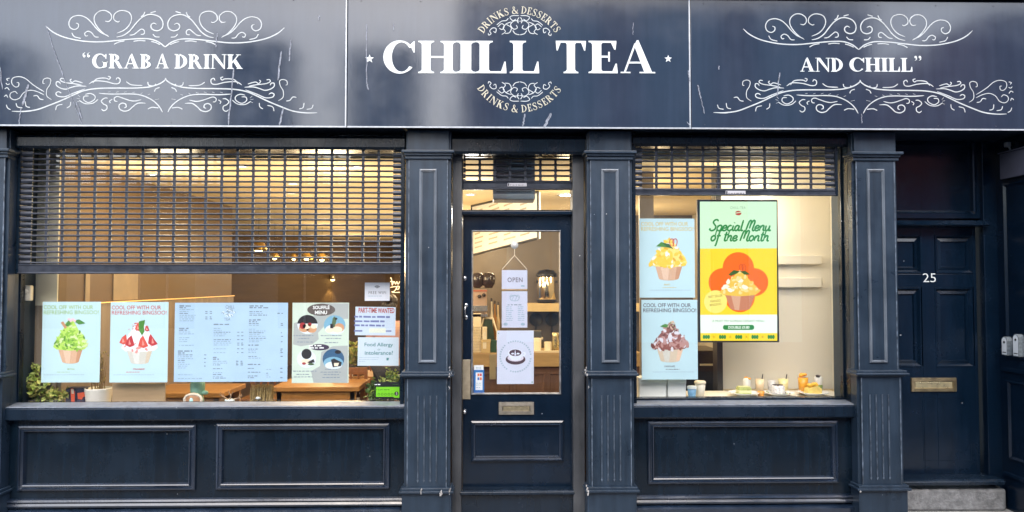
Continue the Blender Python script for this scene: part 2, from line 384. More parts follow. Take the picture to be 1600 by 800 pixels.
SCRIPT = {'S': ([[(1.15, 1.75), (.95, 2.05), (.5, 1.98), (.33, 1.55), (.68, 1.12), (.98, .72), (.85, .2), (.4, 0), (0, .2), (.08, .45)]], 1.2),
 'p': ([[(.1, 1), (.1, -1)], [(.1, .6), (.35, .98), (.75, .95), (.85, .5), (.7, .05), (.4, 0), (.12, .25)]], 1.0),
 'e': ([[(.1, .45), (.6, .55), (.7, .85), (.45, 1), (.15, .8), (.08, .4), (.3, .02), (.65, .08), (.9, .35)]], .88),
 'c': ([[(.7, .85), (.45, 1), (.15, .75), (.1, .35), (.35, .02), (.7, .1), (.85, .3)]], .82),
 'i': ([[(.2, 1), (.18, .3), (.35, .02), (.55, .15)], [(.24, 1.45), (.27, 1.5), (.3, 1.55)]], .5),
 'a': ([[(.75, .8), (.45, 1), (.15, .75), (.1, .3), (.35, 0), (.65, .25), (.78, .95)], [(.8, 1), (.75, .25), (.9, .02), (1.1, .15)]], 1.05),
 'l': ([[(.2, 2), (.18, .3), (.35, .02), (.55, .15)]], .55),
 'M': ([[(0, 0), (.2, 1.6), (.45, 1.95), (.62, 1.6), (.55, .4)], [(.6, 1.1), (.85, 1.8), (1.1, 1.95), (1.25, 1.6), (1.15, .3), (1.35, 0), (1.55, .15)]], 1.5),
 'n': ([[(.1, 1), (.1, 0)], [(.1, .5), (.35, .95), (.65, .95), (.7, .6), (.7, .2), (.85, .02), (1., .15)]], 1.0),
 'u': ([[(.1, 1), (.1, .3), (.3, .0), (.6, .2), (.72, .6)], [(.75, 1), (.72, .2), (.9, .02), (1.1, .2)]], 1.05),
 'o': ([[(.45, 1), (.12, .75), (.1, .3), (.4, 0), (.75, .3), (.75, .75), (.45, 1), (.3, .95)]], .95),
 'f': ([[(.75, 1.85), (.55, 2.05), (.35, 1.8), (.3, 1.0), (.25, -.6), (.1, -.95)], [(0, .95), (.35, .98), (.7, 1.)]], .75),
 't': ([[(.3, 1.75), (.25, .3), (.4, .02), (.65, .15)], [(0, 1.15), (.3, 1.18), (.65, 1.2)]], .62),
 'h': ([[(.1, 2), (.1, 0)], [(.1, .5), (.35, .95), (.65, .95), (.7, .6), (.7, .2), (.85, .02), (1., .15)]], 1.0), ' ': ([], .55)}
def put_script(mb, txt, x0, x1, zb, xh, y, m, w, slant=.28):
    pen = 0; q = []
    for ch in txt:
        st, ad = SCRIPT[ch]; q += [[(p[0] + pen, p[1]) for p in s] for s in st]; pen += ad
    sx = (x1 - x0) / pen
    for i, s_ in enumerate(q):
        mb.ribbon([(x0 + p[0] * sx + p[1] * xh * slant, zb + p[1] * xh) for p in s_], w, y - i * .00004, m, taper=.7, n=5)

# ================================================================== THE STREET
CONC = mat("pavement stone", (.26, .255, .245), .85, var=.2, scale=5, bump=.3, bscale=40)
ASPH = mat("asphalt", (.05, .05, .052), .9, var=.25, scale=12, bump=.4, bscale=150)
def sheet(name, m, x0, x1, y0, y1, z):
    b = MB(); b.face([(x0, y0, z), (x1, y0, z), (x1, y1, z), (x0, y1, z)]); return tag(b.build(name, m), kind="structure")
sheet("ground", ASPH, -150, 150, -150, 150, -.16)
rd = sheet("road", ASPH, -60, 60, -7.6, -1.9, -.12)
b = MB(); b.box(-60, 60, -1.75, 1, -.16, 0); b.build("pavement", CONC)["kind"] = "structure"
b = MB(); b.box(-60, 60, -1.9, -1.752, -.16, .003); b.build("kerb", mat("granite kerb", (.33, .32, .31), .8, var=.2, scale=30), bevel=.015)["kind"] = "structure"
b = MB(); b.box(-60, 60, -9.4, -7.75, -.16, 0); b.build("pavement", CONC)["kind"] = "structure"
b = MB(); b.box(-60, 60, -7.748, -7.6, -.16, .003); b.build("kerb", MATS["granite kerb"], bevel=.015)["kind"] = "structure"

# houses across the street: they are what the glossy signboards and panes mirror
RENDER = mat("pale house render", (.55, .53, .52), .9, var=.08, scale=2, bump=.15, bscale=90)
BRICK = mat("dark red brick", (.42, .17, .19), .9, var=.3, scale=30, bump=.3, bscale=60)
SLATE = mat("roof slate", (.05, .055, .07), .6, var=.3, scale=14)
PANE = mat("dark house pane", (.03, .04, .06), .05, var=.1)
WFR = mat("white house window frame", (.7, .7, .7), .5)
BLUEW = mat("pale blue render", (.26, .33, .45), .85, var=.12, scale=1.5)
def house(name, x0, x1, h, wallm, label, wins, roofh=1.4, chim=(), y=-9.4, panem=None):
    panem = panem or PANE
    t = thing(name, ((x0 + x1) / 2, y, 0), label, "house")
    b = MB(); b.box(x0, x1, y - 7, y, -.15, h); b.build("wall", wallm, t)
    if roofh:
        b = MB(); yo, e = y + .25, .0
        b.add([(x0, yo, h), (x1, yo, h), (x1, y - 3.5, h + roofh), (x0, y - 3.5, h + roofh), (x0, y - 7.2, h), (x1, y - 7.2, h)],
              [(0, 1, 2, 3), (3, 2, 5, 4), (0, 3, 4), (1, 5, 2), (0, 4, 5, 1)]); rf = b.build("roof", SLATE, t)
        for cx_, cw, ch in chim:
            b = MB(); b.box(cx_ - cw / 2, cx_ + cw / 2, y - 1.6, y - .7, h, ch); b.box(cx_ - cw / 2 - .06, cx_ + cw / 2 + .06, y - 1.66, y - .64, ch - .2, ch - .05); b.build("chimney", SLATE, rf)
    for a, c, d, e in wins:
        f = MB(); f.moulding(a, c, d, e, y, [(-.06, -.02), (-.06, .05), (.05, .05), (.05, -.0)]); 
        m_ = (a + c) / 2; f.box(m_ - .02, m_ + .02, y - .01, y + .045, d, e); w = f.build("window", WFR, t)
        p = MB(); p.box(a, c, y - .02, y + .012, d, e); p.build("pane", panem, w)
    return t
house("terraced_house", -22, -.9, 3.7, RENDER, "low pale rendered house with a slate roof and two broad chimney stacks across the street",
      [(a, a + 1.1, z0, z0 + 1.3) for a in (-18, -15.5, -13, -10, -7.4, -4.6, -2.4) for z0 in (.9, 2.3)], .6, [(-5.25, 1.5, 6.9), (-2.5, 1.45, 6.75), (-10.8, 1.4, 6.8)])
wb = [(0.1, 1.95), (2.75, 4.35), (5.15, 6.25)]
house("brick_building", -.85, 7.5, 7.6, BRICK, "tall dark red brick building with broad blue glazed bays across the street",
      [(a, c, z0, z0 + 3.15) for a, c in wb for z0 in (.6, 4.2)] , 0, panem=mat('pane with painted sky', (.62, .86, .98), .6, var=.03))  # pale blue stands in for sky mirrored in the panes
house("brick_building", 9.9, 26, 7.4, BRICK, "dark brick building at the far right end across the street",
      [(a, a + 1.2, z0, z0 + 1.6) for a in (11, 14, 17, 20, 23) for z0 in (1, 4.4)], 0)
house("terraced_house", 7.55, 9.85, 3.0, BLUEW, "small blue rendered house squeezed between two brick buildings across the street", [(8.2, 9.2, .9, 2.2)], .5)

# ================================================================== THE SHOP BUILDING
CEIL = 2.86
B = thing("shop_building", (0, 0, 0), "navy painted shopfront building with pilasters, two display windows and two doors", "shop building")
YP = -.09                                        # front of the pilasters
YS = -.20                                        # front of the signboards
XL, XR = -4.6, 4.75
zs0, zs1 = Z(200, YS), Z(1.5, YS, 1300)
# fascia backing and what lies above it
b = MB(); b.box(XL, XR, YS + .02, .30, zs0 + .012, zs1 + .02); b.build("fascia", FASC, B, bevel=.004)
b = MB(); b.bar(XL, XR, [(YS - .05, zs1 + .022), (YS - .09, zs1 + .05), (YS - .09, zs1 + .09), (.3, zs1 + .16), (.3, zs1 + .022)]); b.build("cornice", FASC, B)
b = MB(); b.box(XL, XR, .0, 14, zs1 + .17, 5.4); b.build("upper_wall", RENDER, B)
# bulkhead between soffit and openings
zb0 = Z(236, .06); 
b = MB(); b.box(XL, X(1404, .06), .16, .3, zb0 + .03, zs0 + .05); b.build("bulkhead", FASC, B)
def headbar(u0, u1, v0, v1, Y):
    x0, x1, z0, z1 = rect(u0, v0, u1, v1, Y)
    b = MB(); b.bar(x0, x1, [(Y, z0), (Y - .012, z0 + .02), (Y - .012, z1 - .02), (Y, z1), (Y + .18, z1), (Y + .18, z0)]); return b.build("shutter_housing", NAVY, B, bevel=.003)
headbar(-40, 633, 212, 233, -.01); headbar(706, 917, 214, 241, .0); headbar(988, 1336, 212, 229, -.01)
x0, x1, z0, z1 = rect(868, 214, 873, 241, -.02); 
# stall risers ------------------------------------------------------------------
PROF = [(0, 0), (0, .018), (.006, .026), (.018, .030), (.024, .020), (.032, .018), (.040, .030), (.047, .026), (.056, -.004)]
def stall(u0, u1, panels, vtop, name="stall_riser"):
    x0, x1, z0, z1 = rect(u0, vtop, u1, 776, 0)
    b = MB(); b.box(x0, x1, 0, .15, 0, z1); s_ = b.build(name, NAVY, B)
    for (a, v0, c, v1) in panels:
        p = rect(a, v0, c, v1, -.02); b = MB(); b.moulding(*p, 0, PROF); b.build("panel_moulding", MOULD, s_)
    zb = Z(776, -.03)
    b = MB(); b.bar(x0, x1, [(-.003, zb), (-.03, zb - .006), (-.036, zb - .02), (-.026, zb - .034), (-.034, zb - .05), (-.030, zb - .064), (-.003, zb - .075)])
    zc = Z(795, -.045)
    b.bar(x0, x1, [(-.003, zc + .016), (-.04, zc), (-.055, zc - .01), (-.055, .0), (-.003, .0)]); b.build("base_moulding", MOULD, s_)
    return s_
stall(-40, 634, [(27, 664, 305, 767), (337, 661, 609, 765)], 652)
stall(990, 1340, [(1012, 657, 1310, 756)], 652)
# pilasters ---------------------------------------------------------------------
def pilaster(u0, u1, chips=(), up_panel=None, flutes=None):
    w = X(u1, YP) - X(u0, YP); x0, x1 = X(u0, YP), X(u1, YP); yl = YP - .03
    vz = lambda v, Y=YP: Z(v, Y)
    t = MB()
    t.box(x0, x1, YP + .022, .02, vz(586), vz(205, YP)); t.box(x0 + .026, x1 - .026, YP, YP + .022, vz(586), vz(240))
    t.box(x0, x1, yl + .022, .02, vz(770), vz(588)); t.box(x0 + .026, x1 - .026, yl, yl + .022, vz(768), vz(589))
    t.box(x0 - .012, x1 + .012, yl - .012, .02, 0, vz(771, yl))
    t.box(x0 + .008, x1 - .008, .021, .31, 0, vz(205))
    p = t.build("pilaster", WORN, B, bevel=.004)
    c = MB(); za, zb_ = vz(247), vz(236)
    c.box(x0 + .012, x1 - .012, YP - .004, YP + .02, zb_, vz(204))
    c.box(x0 - .012, x1 + .012, YP - .028, .02, za + .014, zb_ - .008); c.box(x0 - .028, x1 + .028, YP - .045, .02, zb_ - .022, zb_)
    c.box(x0 - .004, x1 + .004, YP - .014, .02, za - .012, za + .015); c.build("capital", WORN, p, bevel=.005)
    for v0, v1, nm in ((580, 590, "dado_moulding"), (761, 772, "plinth_moulding")):
        m = MB(); zt, zl = vz(v0, yl), vz(v1, yl)
        for a, d0, d1 in ((.0, .55, 1), (.013, .28, .62), (-.008, 0, .3)):
            e = .03 + a; m.box(x0 - e + .012, x1 + e - .012, yl - e + .006, .02, zl + (zt - zl) * d0, zl + (zt - zl) * d1)
        m.build(nm, WORN, p, bevel=.004)
    a, c_ = (u0 + u1) / 2 - 14, (u0 + u1) / 2 + 14
    q = rect(a, 264, c_, 567, YP); m = MB()
    m.moulding(*q, YP, [(0, .002), (.004, .012), (.012, .014), (.02, .004), (.024, .004)]); m.build("panel_moulding", EDGE_P, p)
    m = MB(); um = (u0 + u1) / 2
    for k in (-1.5, -.5, .5, 1.5):
        xx = X(um + k * 9.6, yl); za, zb_ = vz(752, yl), vz(618, yl)
        m.box(xx - .008, xx - .0035, yl - .004, yl + .002, za, zb_); m.box(xx + .0035, xx + .008, yl - .004, yl + .002, za, zb_)
        m.box(xx - .0035, xx - .0015, yl - .0046, yl - .0005, za, zb_, 1); m.box(xx + .0015, xx + .0035, yl - .0046, yl - .0005, za, zb_, 1)
        m.flat([(xx - .009, za + .014), (xx + .009, za + .014), (xx, za - .006)], yl - .0045, 1)
    m.build("flute", [WORN, EDGE], p)
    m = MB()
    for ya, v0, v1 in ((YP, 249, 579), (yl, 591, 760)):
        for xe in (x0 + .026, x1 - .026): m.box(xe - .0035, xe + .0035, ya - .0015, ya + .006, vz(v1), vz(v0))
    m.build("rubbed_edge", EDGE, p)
    r_ = random.Random(int(u0))
    for (cu, cv, sz) in chips:
        m = MB()
        pt = P(cu, cv, YP)
        for j in range(4):
            k = 9; s_ = sz * r_.uniform(.2, .5); ox, oz = r_.gauss(0, sz * .25), r_.gauss(0, sz * .7)
            s_ *= .8; poly = [(pt.x + ox + s_ * r_.uniform(.35, 1) * math.cos(6.283 * i / k), pt.z + oz + s_ * 1.7 * r_.uniform(.35, 1.1) * math.sin(6.283 * i / k)) for i in range(k)]
            yy = (yl - .038 if cv > 750 or 575 < cv < 592 else yl) - .0022 - j * .0003
            m.extr(poly, yy, yy + .012)
        m.build("chipped_paint", CHIP, p)
    return p
EDGE_P = paint("rubbed moulding paint", (.07, .085, .105), .38, chips=.1, streak=.5, dust=.015)
pilaster(-70, 9)
pilaster(633, 704, [(703, 576, .014), (704, 583, .018), (702, 604, .014), (703, 764, .018), (690, 766, .03), (660, 764, .02)])
pilaster(918, 989, [(914, 578, .016), (916, 584, .016), (919, 604, .013), (915, 758, .02), (917, 766, .022)])
pilaster(1335, 1405, [(1404, 523, .006), (1338, 764, .012)])

# display windows ---------------------------------------------------------------
YG = .12
def window(u0, u1, v0, v1, label_frame, jl, jr):
    """timber frame with jambs of width jl / jr, its pane and its sill"""
    x0, x1 = X(u0, YG - .04), X(u1, YG - .04); z0, z1 = Z(v1, YG), Z(v0, YG)
    f = MB()
    f.box(x0, x0 + jl, -.005, .17, z0 - .02, z1); f.box(x1 - jr, x1, -.005, .17, z0 - .02, z1)
    f.box(x0 + jl * .5, x1 - jr * .5, YG - .03, .168, z0 - .018, z0 + .012); f.box(x0 + jl * .5, x1 - jr * .5, YG - .028, .166, z1 - .04, z1)
    f.box(x0 + jl, x0 + jl + .016, YG - .035, YG + .02, z0 + .012, z1 - .04); f.box(x1 - jr - .016, x1 - jr, YG - .035, YG + .02, z0 + .012, z1 - .04)
    w = f.build("window", NAVY, B, bevel=.004)
    g = MB(); g.box(x0 + jl, x1 - jr, YG - .003, YG + .003, z0 + .012, z1 - .04); g.build("pane", GLASS, w)
    s_ = MB(); zt, zf = Z(634, -.05), Z(655, -.05); xa, xb = X(u0 - 12, -.05), X(u1 + 12, -.05)
    s_.bar(xa, xb, [(YG - .03, zt + .012), (-.045, zt), (-.06, zt - .012), (-.06, zf + .012), (-.05, zf), (.0, zf - .004), (YG - .03, zf - .004)]); so_ = s_.build("sill", SILL, w, bevel=.004)
    t_ = MB(); t_.bar(xa + .002, xb - .002, [(YG - .03, zt + .016), (-.05, zt + .004), (-.052, zt - .003), (-.046, zt - .004), (YG - .03, zt + .008)]); t_.build("sill_top_sheen", SILL_SHEEN, so_)  # thin strip that carries the painted sky sheen
    return w
SILL_SHEEN = paint("sill top with painted sheen", (.10, .115, .14), .4, chips=.1, streak=.4)  # paler grey puts the sky's sheen on the sill top into the colour
SILL = paint("sun bleached sill paint", (.0045, .010, .019), .24, chips=.06, spec=.35)
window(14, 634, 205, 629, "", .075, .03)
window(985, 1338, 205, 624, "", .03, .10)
b = MB(); x0, x1, z0, z1 = rect(27, 432, 31, 626, YG + .02); b.box(x0, x1, YG + .006, YG + .05, z0, z1); b.build("window_bead", mat("cream bead", (.62, .58, .5), .6), B)

# shop door ---------------------------------------------------------------------
YD = .20
for u0, u1 in ((706.5, 721.5), (895, 913)):
    b = MB(); b.box(X(u0, .09), X(u1, .09), .09, .30, 0, Z(238, .09)); b.build("door_post", WORNG, B, bevel=.004)
x0, x1, z0, z1 = rect(720, 328, 896, 337, .15); b = MB(); b.bar(x0, x1, [(.15, z0), (.135, z0 + .012), (.135, z1 - .01), (.15, z1), (.29, z1), (.29, z0)])
tr = b.build("transom", NAVYD, B, bevel=.003)
x0, x1, z0, z1 = rect(720, 236, 896, 329, .22); b = MB(); b.box(x0, x1, .217, .223, z0, z1); b.build("transom_pane", GLASS, tr)
x0, x1, z0, z1 = rect(723, 337, 893.5, 763, YD)
gx0, gx1, gz0, gz1 = rect(738, 361, 875, 615, YD)
b = MB()
b.box(x0, gx0, YD, YD + .05, z0, z1); b.box(gx1, x1, YD, YD + .05, z0, z1); b.box(gx0, gx1, YD, YD + .05, gz1, z1); b.box(gx0, gx1, YD, YD + .05, z0, gz0)
D1 = b.build("shop_door", NAVYD, B, loc=(x0, YD, z0))
b = MB(); b.box(gx0, gx1, YD + .022, YD + .028, gz0, gz1); b.build("pane", GLASS, D1)
b = MB(); b.moulding(gx0 - .006, gx1 + .006, gz0 - .006, gz1 + .006, YD, [(0, .001), (.0, .008), (.006, .010), (.012, -.02)]); b.build("glazing_bead", mat("greyed glazing bead", (.17, .18, .2), .5, var=.5, scale=25), D1)
b = MB(); b.moulding(*rect(736, 657, 880, 720, YD), YD, [(0, 0), (0, .02), (.012, .028), (.022, .014), (.034, .016), (.042, -.003)]); b.build("panel_moulding", MOULD, D1)
def letterbox(par, u0, v0, u1, v1, Y, m, m2, name="letterbox"):
    x0, x1, z0, z1 = rect(u0, v0, u1, v1, Y); b = MB()
    b.moulding(x0, x1, z0, z1, Y, [(0, 0), (.003, .012), (.03, .014), (.034, .004)]); b.box(x0 + .036, x1 - .036, Y - .008, Y, z0 + .03, z1 - .036, 1)
    b.box(x0 + .034, x1 - .034, Y - .003, Y, z0 + .02, z1 - .03, 2)
    return b.build(name, [m, m2, BLACK], par, bevel=.002)
letterbox(D1, 779, 628, 834.5, 648, YD, mat("tarnished steel plate", (.3, .27, .22), .45, .7, var=.2, scale=30), mat("letter flap", (.36, .31, .2), .4, .7, var=.25, scale=30))
x0, x1, z0, z1 = rect(720.5, 562, 735, 624, .19); b = MB(); b.box(x0 + .01, x1, YD - .006, YD, z0, z1); b.build("push_plate", mat("worn brass kick plate", (.33, .28, .2), .5, .4, var=.2, scale=20), D1, bevel=.002)
h = MB(); a = P(728, 477, YD); c = P(728, 496, YD)
h.tube(cr_curve([(a.x, YD, a.z), (a.x - .004, YD - .035, a.z - .012), (a.x - .006, YD - .042, (a.z + c.z) / 2), (a.x - .004, YD - .035, c.z + .012), (c.x, YD, c.z)], 5), .0075, 8)
for q in (a, c): h.lathe([(0, .006), (.016, .005), (.018, 0)], (q.x, YD, q.z), 14, axis='y')
h.build("handle", CHROME, D1)
q = P(726, 435, YD); b = MB(); b.lathe([(0, .012), (.008, .012), (.017, .008), (.02, 0)], (q.x, YD, q.z), 16, axis='y'); b.build("lock", CHROME, D1)
q = P(726, 643, YD); b = MB(); b.lathe([(0, .04), (.012, .038), (.017, .028), (.012, .016), (.008, .012), (.016, .004), (.018, 0)], (q.x, YD, q.z), 16, axis='y'); b.build("knob", CHROME, D1)
x0, x1, z0, z1 = rect(719, 765, 897, 773, .12); b = MB(); b.bar(x0, x1, [(.1, z0), (.085, z0 + .01), (.085, z1 - .012), (.1, z1), (.26, z1 + .004), (.26, z0)]); b.box(x0, x1, .13, .3, 0, z0 + .002)
b.build("threshold", SILL, B, bevel=.003)

# entrance door number 25 -------------------------------------------------------
YE = .36
x0, x1, z0, z1 = rect(1384, 353, 1528, 742, YE)
cols = [(1388, 1440), (1461, 1521)]; rows = [(367, 428), (449, 574)]
b = MB(); b.box(x0, x1, YE + .025, YE + .05, z0, z1)
xs = [x0] + [X(c, YE) for p in cols for c in p] + [x1]
za = [Z(v, YE) for v in (428, 367, 574, 449)]
b.box(xs[0], xs[1], YE, YE + .025, z0, z1); b.box(xs[2], xs[3], YE, YE + .025, z0, z1); b.box(xs[4], xs[5], YE, YE + .025, z0, z1)
for i in (1, 3):
    b.box(xs[i], xs[i + 1], YE, YE + .025, za[1], z1); b.box(xs[i], xs[i + 1], YE, YE + .025, za[3], za[0]); b.box(xs[i], xs[i + 1], YE, YE + .025, z0, za[2])
D2 = b.build("entrance_door", NAVYD, B, loc=(x0, YE, z0), bevel=.003)
for c in cols:
    for r_ in rows:
        b = MB(); q = rect(c[0], r_[0], c[1], r_[1], YE); b.moulding(*q, YE, [(0, -.001), (.004, .004), (.012, .004), (.03, -.018), (.055, -.012), (.06, -.024)]); b.build("panel_moulding", NAVYD, D2)
b = MB(); b.moulding(*rect(1442, 622, 1517, 720, YE), YE, [(0, 0), (.002, .002), (.005, .002), (.006, 0)]); b.build("panel_moulding", NAVYD, D2)
b = MB(); q = rect(1441.5, 427, 1462, 441, YE); put_text(b, "25", *q, YE - .004, 0, bold=-.004)
b.build("door_number", WHITEV, D2)
letterbox(D2, 1423, 590, 1494, 612, YE, BRASS, BRASSB)
# frame of the entrance: jamb, transom rail, panel above
xj = X(1529, YE); xk = X(1562, YE)
b = MB(); b.box(xj + .01, xk - .05, YE - .06, YE + .08, 0, 3.2); b.box(xk - .05, xk + .02, YE - .1, YE + .08, 0, 3.2); b.box(X(1365, YE), X(1383, YE), YE - .06, YE + .08, 0, 3.2); b.build("door_post", NAVYD, B, bevel=.005)
za_, zb_ = Z(352.5, YE - .08), Z(343, YE - .08)
b = MB(); b.bar(X(1370, YE), xj + .03, [(YE - .11, za_), (YE - .12, za_ + .01), (YE - .09, za_ + .02), (YE - .07, zb_), (YE + .05, zb_), (YE + .05, za_)]); b.build("transom", NAVYD, B)
q = rect(1384, 205, 1522, 332, YE); b = MB(); b.box(q[0], xj + .02, YE + .03, YE + .06, zb_ - .02, 3.2); b.moulding(q[0], q[1], q[2], q[3] + .1, YE + .03, [(-.05, 0), (-.05, .05), (-.01, .05), (.0, .035), (.012, .03), (.02, -.002)])
b.build("over_panel", NAVYD, B)
# stone step and its painted threshold
x0, x1, z0, z1 = rect(1372, 762, 1561, 800, .25)
b = MB(); b.box(x0, x1 + .03, .20, .6, 0, z1); b.build("step", mat("rough concrete step", (.17, .175, .18), .9, var=.35, scale=18, bump=.8, bscale=45), B, bevel=.02)
za_ = Z(762, .19); zb_ = Z(746, YE - .02); b = MB(); b.bar(x0 + .02, x1, [(.17, za_ + .002), (.165, za_ + .03), (.185, za_ + .045), (YE, zb_), (YE + .06, zb_), (YE + .06, za_ + .002)]); b.build("threshold", SILL, B, bevel=.004)
# the return wall at the right, with its mouldings
XW = X(1563, YE - .09)
b = MB(); b.box(XW, XW + .6, YS + .03, YE + .08, 0, 3.2); rw = b.build("return_wall", NAVYD, B)
def retbar(v, hgt, d):
    z = PX(1575, v, XW).z; b = MB(); b.add([(XW, YS + .03, z), (XW - d, YS + .03, z - .004), (XW - d, YS + .03, z - hgt), (XW, YS + .03, z - hgt - .01), (XW, YE - .1, z), (XW - d, YE - .1, z - .004), (XW - d, YE - .1, z - hgt), (XW, YE - .1, z - hgt - .01)],
        [(0, 1, 5, 4), (1, 2, 6, 5), (2, 3, 7, 6), (0, 3, 2, 1), (4, 5, 6, 7)]); b.build("dado_rail", NAVYD, rw)
retbar(574, .03, .02); retbar(737, .03, .02)
def retpanel(va, vb):
    za, zb = PX(1585, va, XW).z, PX(1585, vb, XW).z; y0, y1 = YS + .06, YE - .15; b = MB()
    loops = [[(XW - h, y1 - t, zb + t), (XW - h, y0 + t, zb + t), (XW - h, y0 + t, za - t), (XW - h, y1 - t, za - t)] for t, h in [(0, 0), (.0, .012), (.015, .016), (.03, .003), (.032, .0015)]]
    for a, c in zip(loops, loops[1:]):
        for k in range(4): j = (k + 1) % 4; b.add([a[k], a[j], c[j], c[k]], [(0, 1, 2, 3)])
    b.build("panel_moulding", NAVYD, rw)
retpanel(284, 560); retpanel(595, 720)
b = MB(); b.box(XL, X(-2, 0), -.02, .5, 0, 3.2); b.build("side_wall", NAVYD, B)

# ------------------------------------------------------------------ inside of the shop
CEILM = mat("cream ceiling paint", (.70, .58, .36), .8, var=.05, scale=2)
WALLM = mat("brown panelled wall", (.125, .08, .042), .55, var=.18, scale=1.2, spec=.25, rvar=.08, stretch=(1, 1, 5))
WAINS = mat("grey brown boards", (.22, .17, .12), .6, var=.2, scale=2, stretch=(6, 6, .6))
WARMW = mat("warm cream wall", (.66, .60, .46), .8, var=.04, scale=2)
TILEM = mat("taupe wall tiles", (.125, .105, .085), .4, var=.12, scale=5)
FLOORM = mat("dark timber floor", (.07, .045, .03), .4, var=.3, scale=6, stretch=(1, 8, 1))
def part(name, m, *boxes, par=B, bevel=0):
    b = MB()
    for q in boxes: b.box(*q)
    return b.build(name, m, par, bevel=bevel)
part("interior_floor", FLOORM, (-7, 2.9, .30, 14.5, -.05, .02))
part("interior_ceiling", CEILM, (-7, 2.9, .30, 14.5, CEIL, CEIL + .1))
XW1 = -3.66
part("interior_wall", WALLM, (XW1 - .3, XW1, .31, 4.25, 1.65, CEIL - .002))
part("interior_wall", WALLM, (-7, XW1 - .31, 4.1, 4.2, 0, CEIL - .002))
part("wainscot", WAINS, (XW1 - .28, XW1 + .03, .32, 4.25, .02, 1.66))
b = MB(); b.add([(-6.9, 8.3, .02), (-2.7, 13.2, .02), (-2.7, 13.2, CEIL - .002), (-6.9, 8.3, CEIL - .002)], [(0, 1, 2, 3)]); b.build("interior_wall", WALLM, B)
part("interior_wall", WALLM, (-2.7, 1.0, 13.2, 13.3, .02, CEIL - .002))
# pale strips of the left wall
part("wall_strip", mat("pale beige panel", (.26, .19, .11), .6), (XW1 + .001, XW1 + .012, 1.15, 1.62, 1.68, 1.98), (XW1 + .001, XW1 + .012, .68, .75, 1.68, 1.98))
# tiled wall behind the counter, right side of the shop
part("interior_wall", TILEM, (-.6, 2.9, 5.4, 5.5, .02, CEIL - .002))
part("interior_wall", WARMW, (2.85, 2.93, .31, 5.4, .02, CEIL - .002))
part("window_shelf", mat("window shelf board", (.24, .19, .14), .6, var=.2), (-3.9, X(634, .2), .175, .42, Z(632, .2) - .05, Z(632, .2)))
zsh = Z(622, .25)
part("window_shelf", mat("cream shelf board", (.7, .66, .56), .6, var=.05), (X(988, .2), X(1330, .2), .175, .62, zsh - .05, zsh))

part("window_pier", WAINS, (X(20, .36), XW1 - .002, .295, .309, .02, 1.66)); part("window_pier", WARMW, (X(20, .36), XW1 - .002, .293, .307, 1.661, CEIL - .003))

# ================================================================== SIGNBOARDS
cs = 1 / 2.963
TOP = [  # left half of the upper flourish, traced as brush lines
 ([(212,120),(240,145),(285,168),(340,183),(400,192),(470,194),(540,188),(600,182),(660,179),(700,182),(735,195),(755,210),(765,218)], 1.9),
 ([(500,165),(470,152),(445,130),(420,100),(395,80),(365,72),(335,80),(320,103),(325,127),(345,137),(362,128),(364,113),(352,107)], 1.6),
 ([(505,170),(480,155),(455,130),(438,100),(440,72),(462,52),(490,50),(513,65),(517,85),(505,100),(487,98)], 1.6),
 ([(540,155),(575,140),(600,115),(610,85),(600,60),(575,50),(550,52),(530,68),(528,90),(545,102),(555,98)], 1.6),
 ([(540,172),(570,165),(600,145),(625,115),(650,88),(680,70),(710,68),(740,80),(755,105),(750,132),(728,143),(705,135),(700,118),(712,108),(726,114)], 1.8),
 ([(600,163),(620,160),(640,145),(655,135),(668,142),(667,157),(652,160)], 1.5), ([(458,172),(440,170),(425,152),(408,145),(393,155),(398,167),(408,165)], 1.5),
 ([(333,152),(345,170),(375,178)], 1.4), ([(708,158),(720,170),(740,172)], 1.5), ([(653,78),(665,70),(672,55)], 1.6), ([(697,60),(710,56),(722,53)], 1.5),
 ([(528,206),(550,195),(578,190)], 1.5), ([(618,192),(645,188),(675,190)], 1.5), ([(700,192),(720,197),(742,207)], 1.5)]
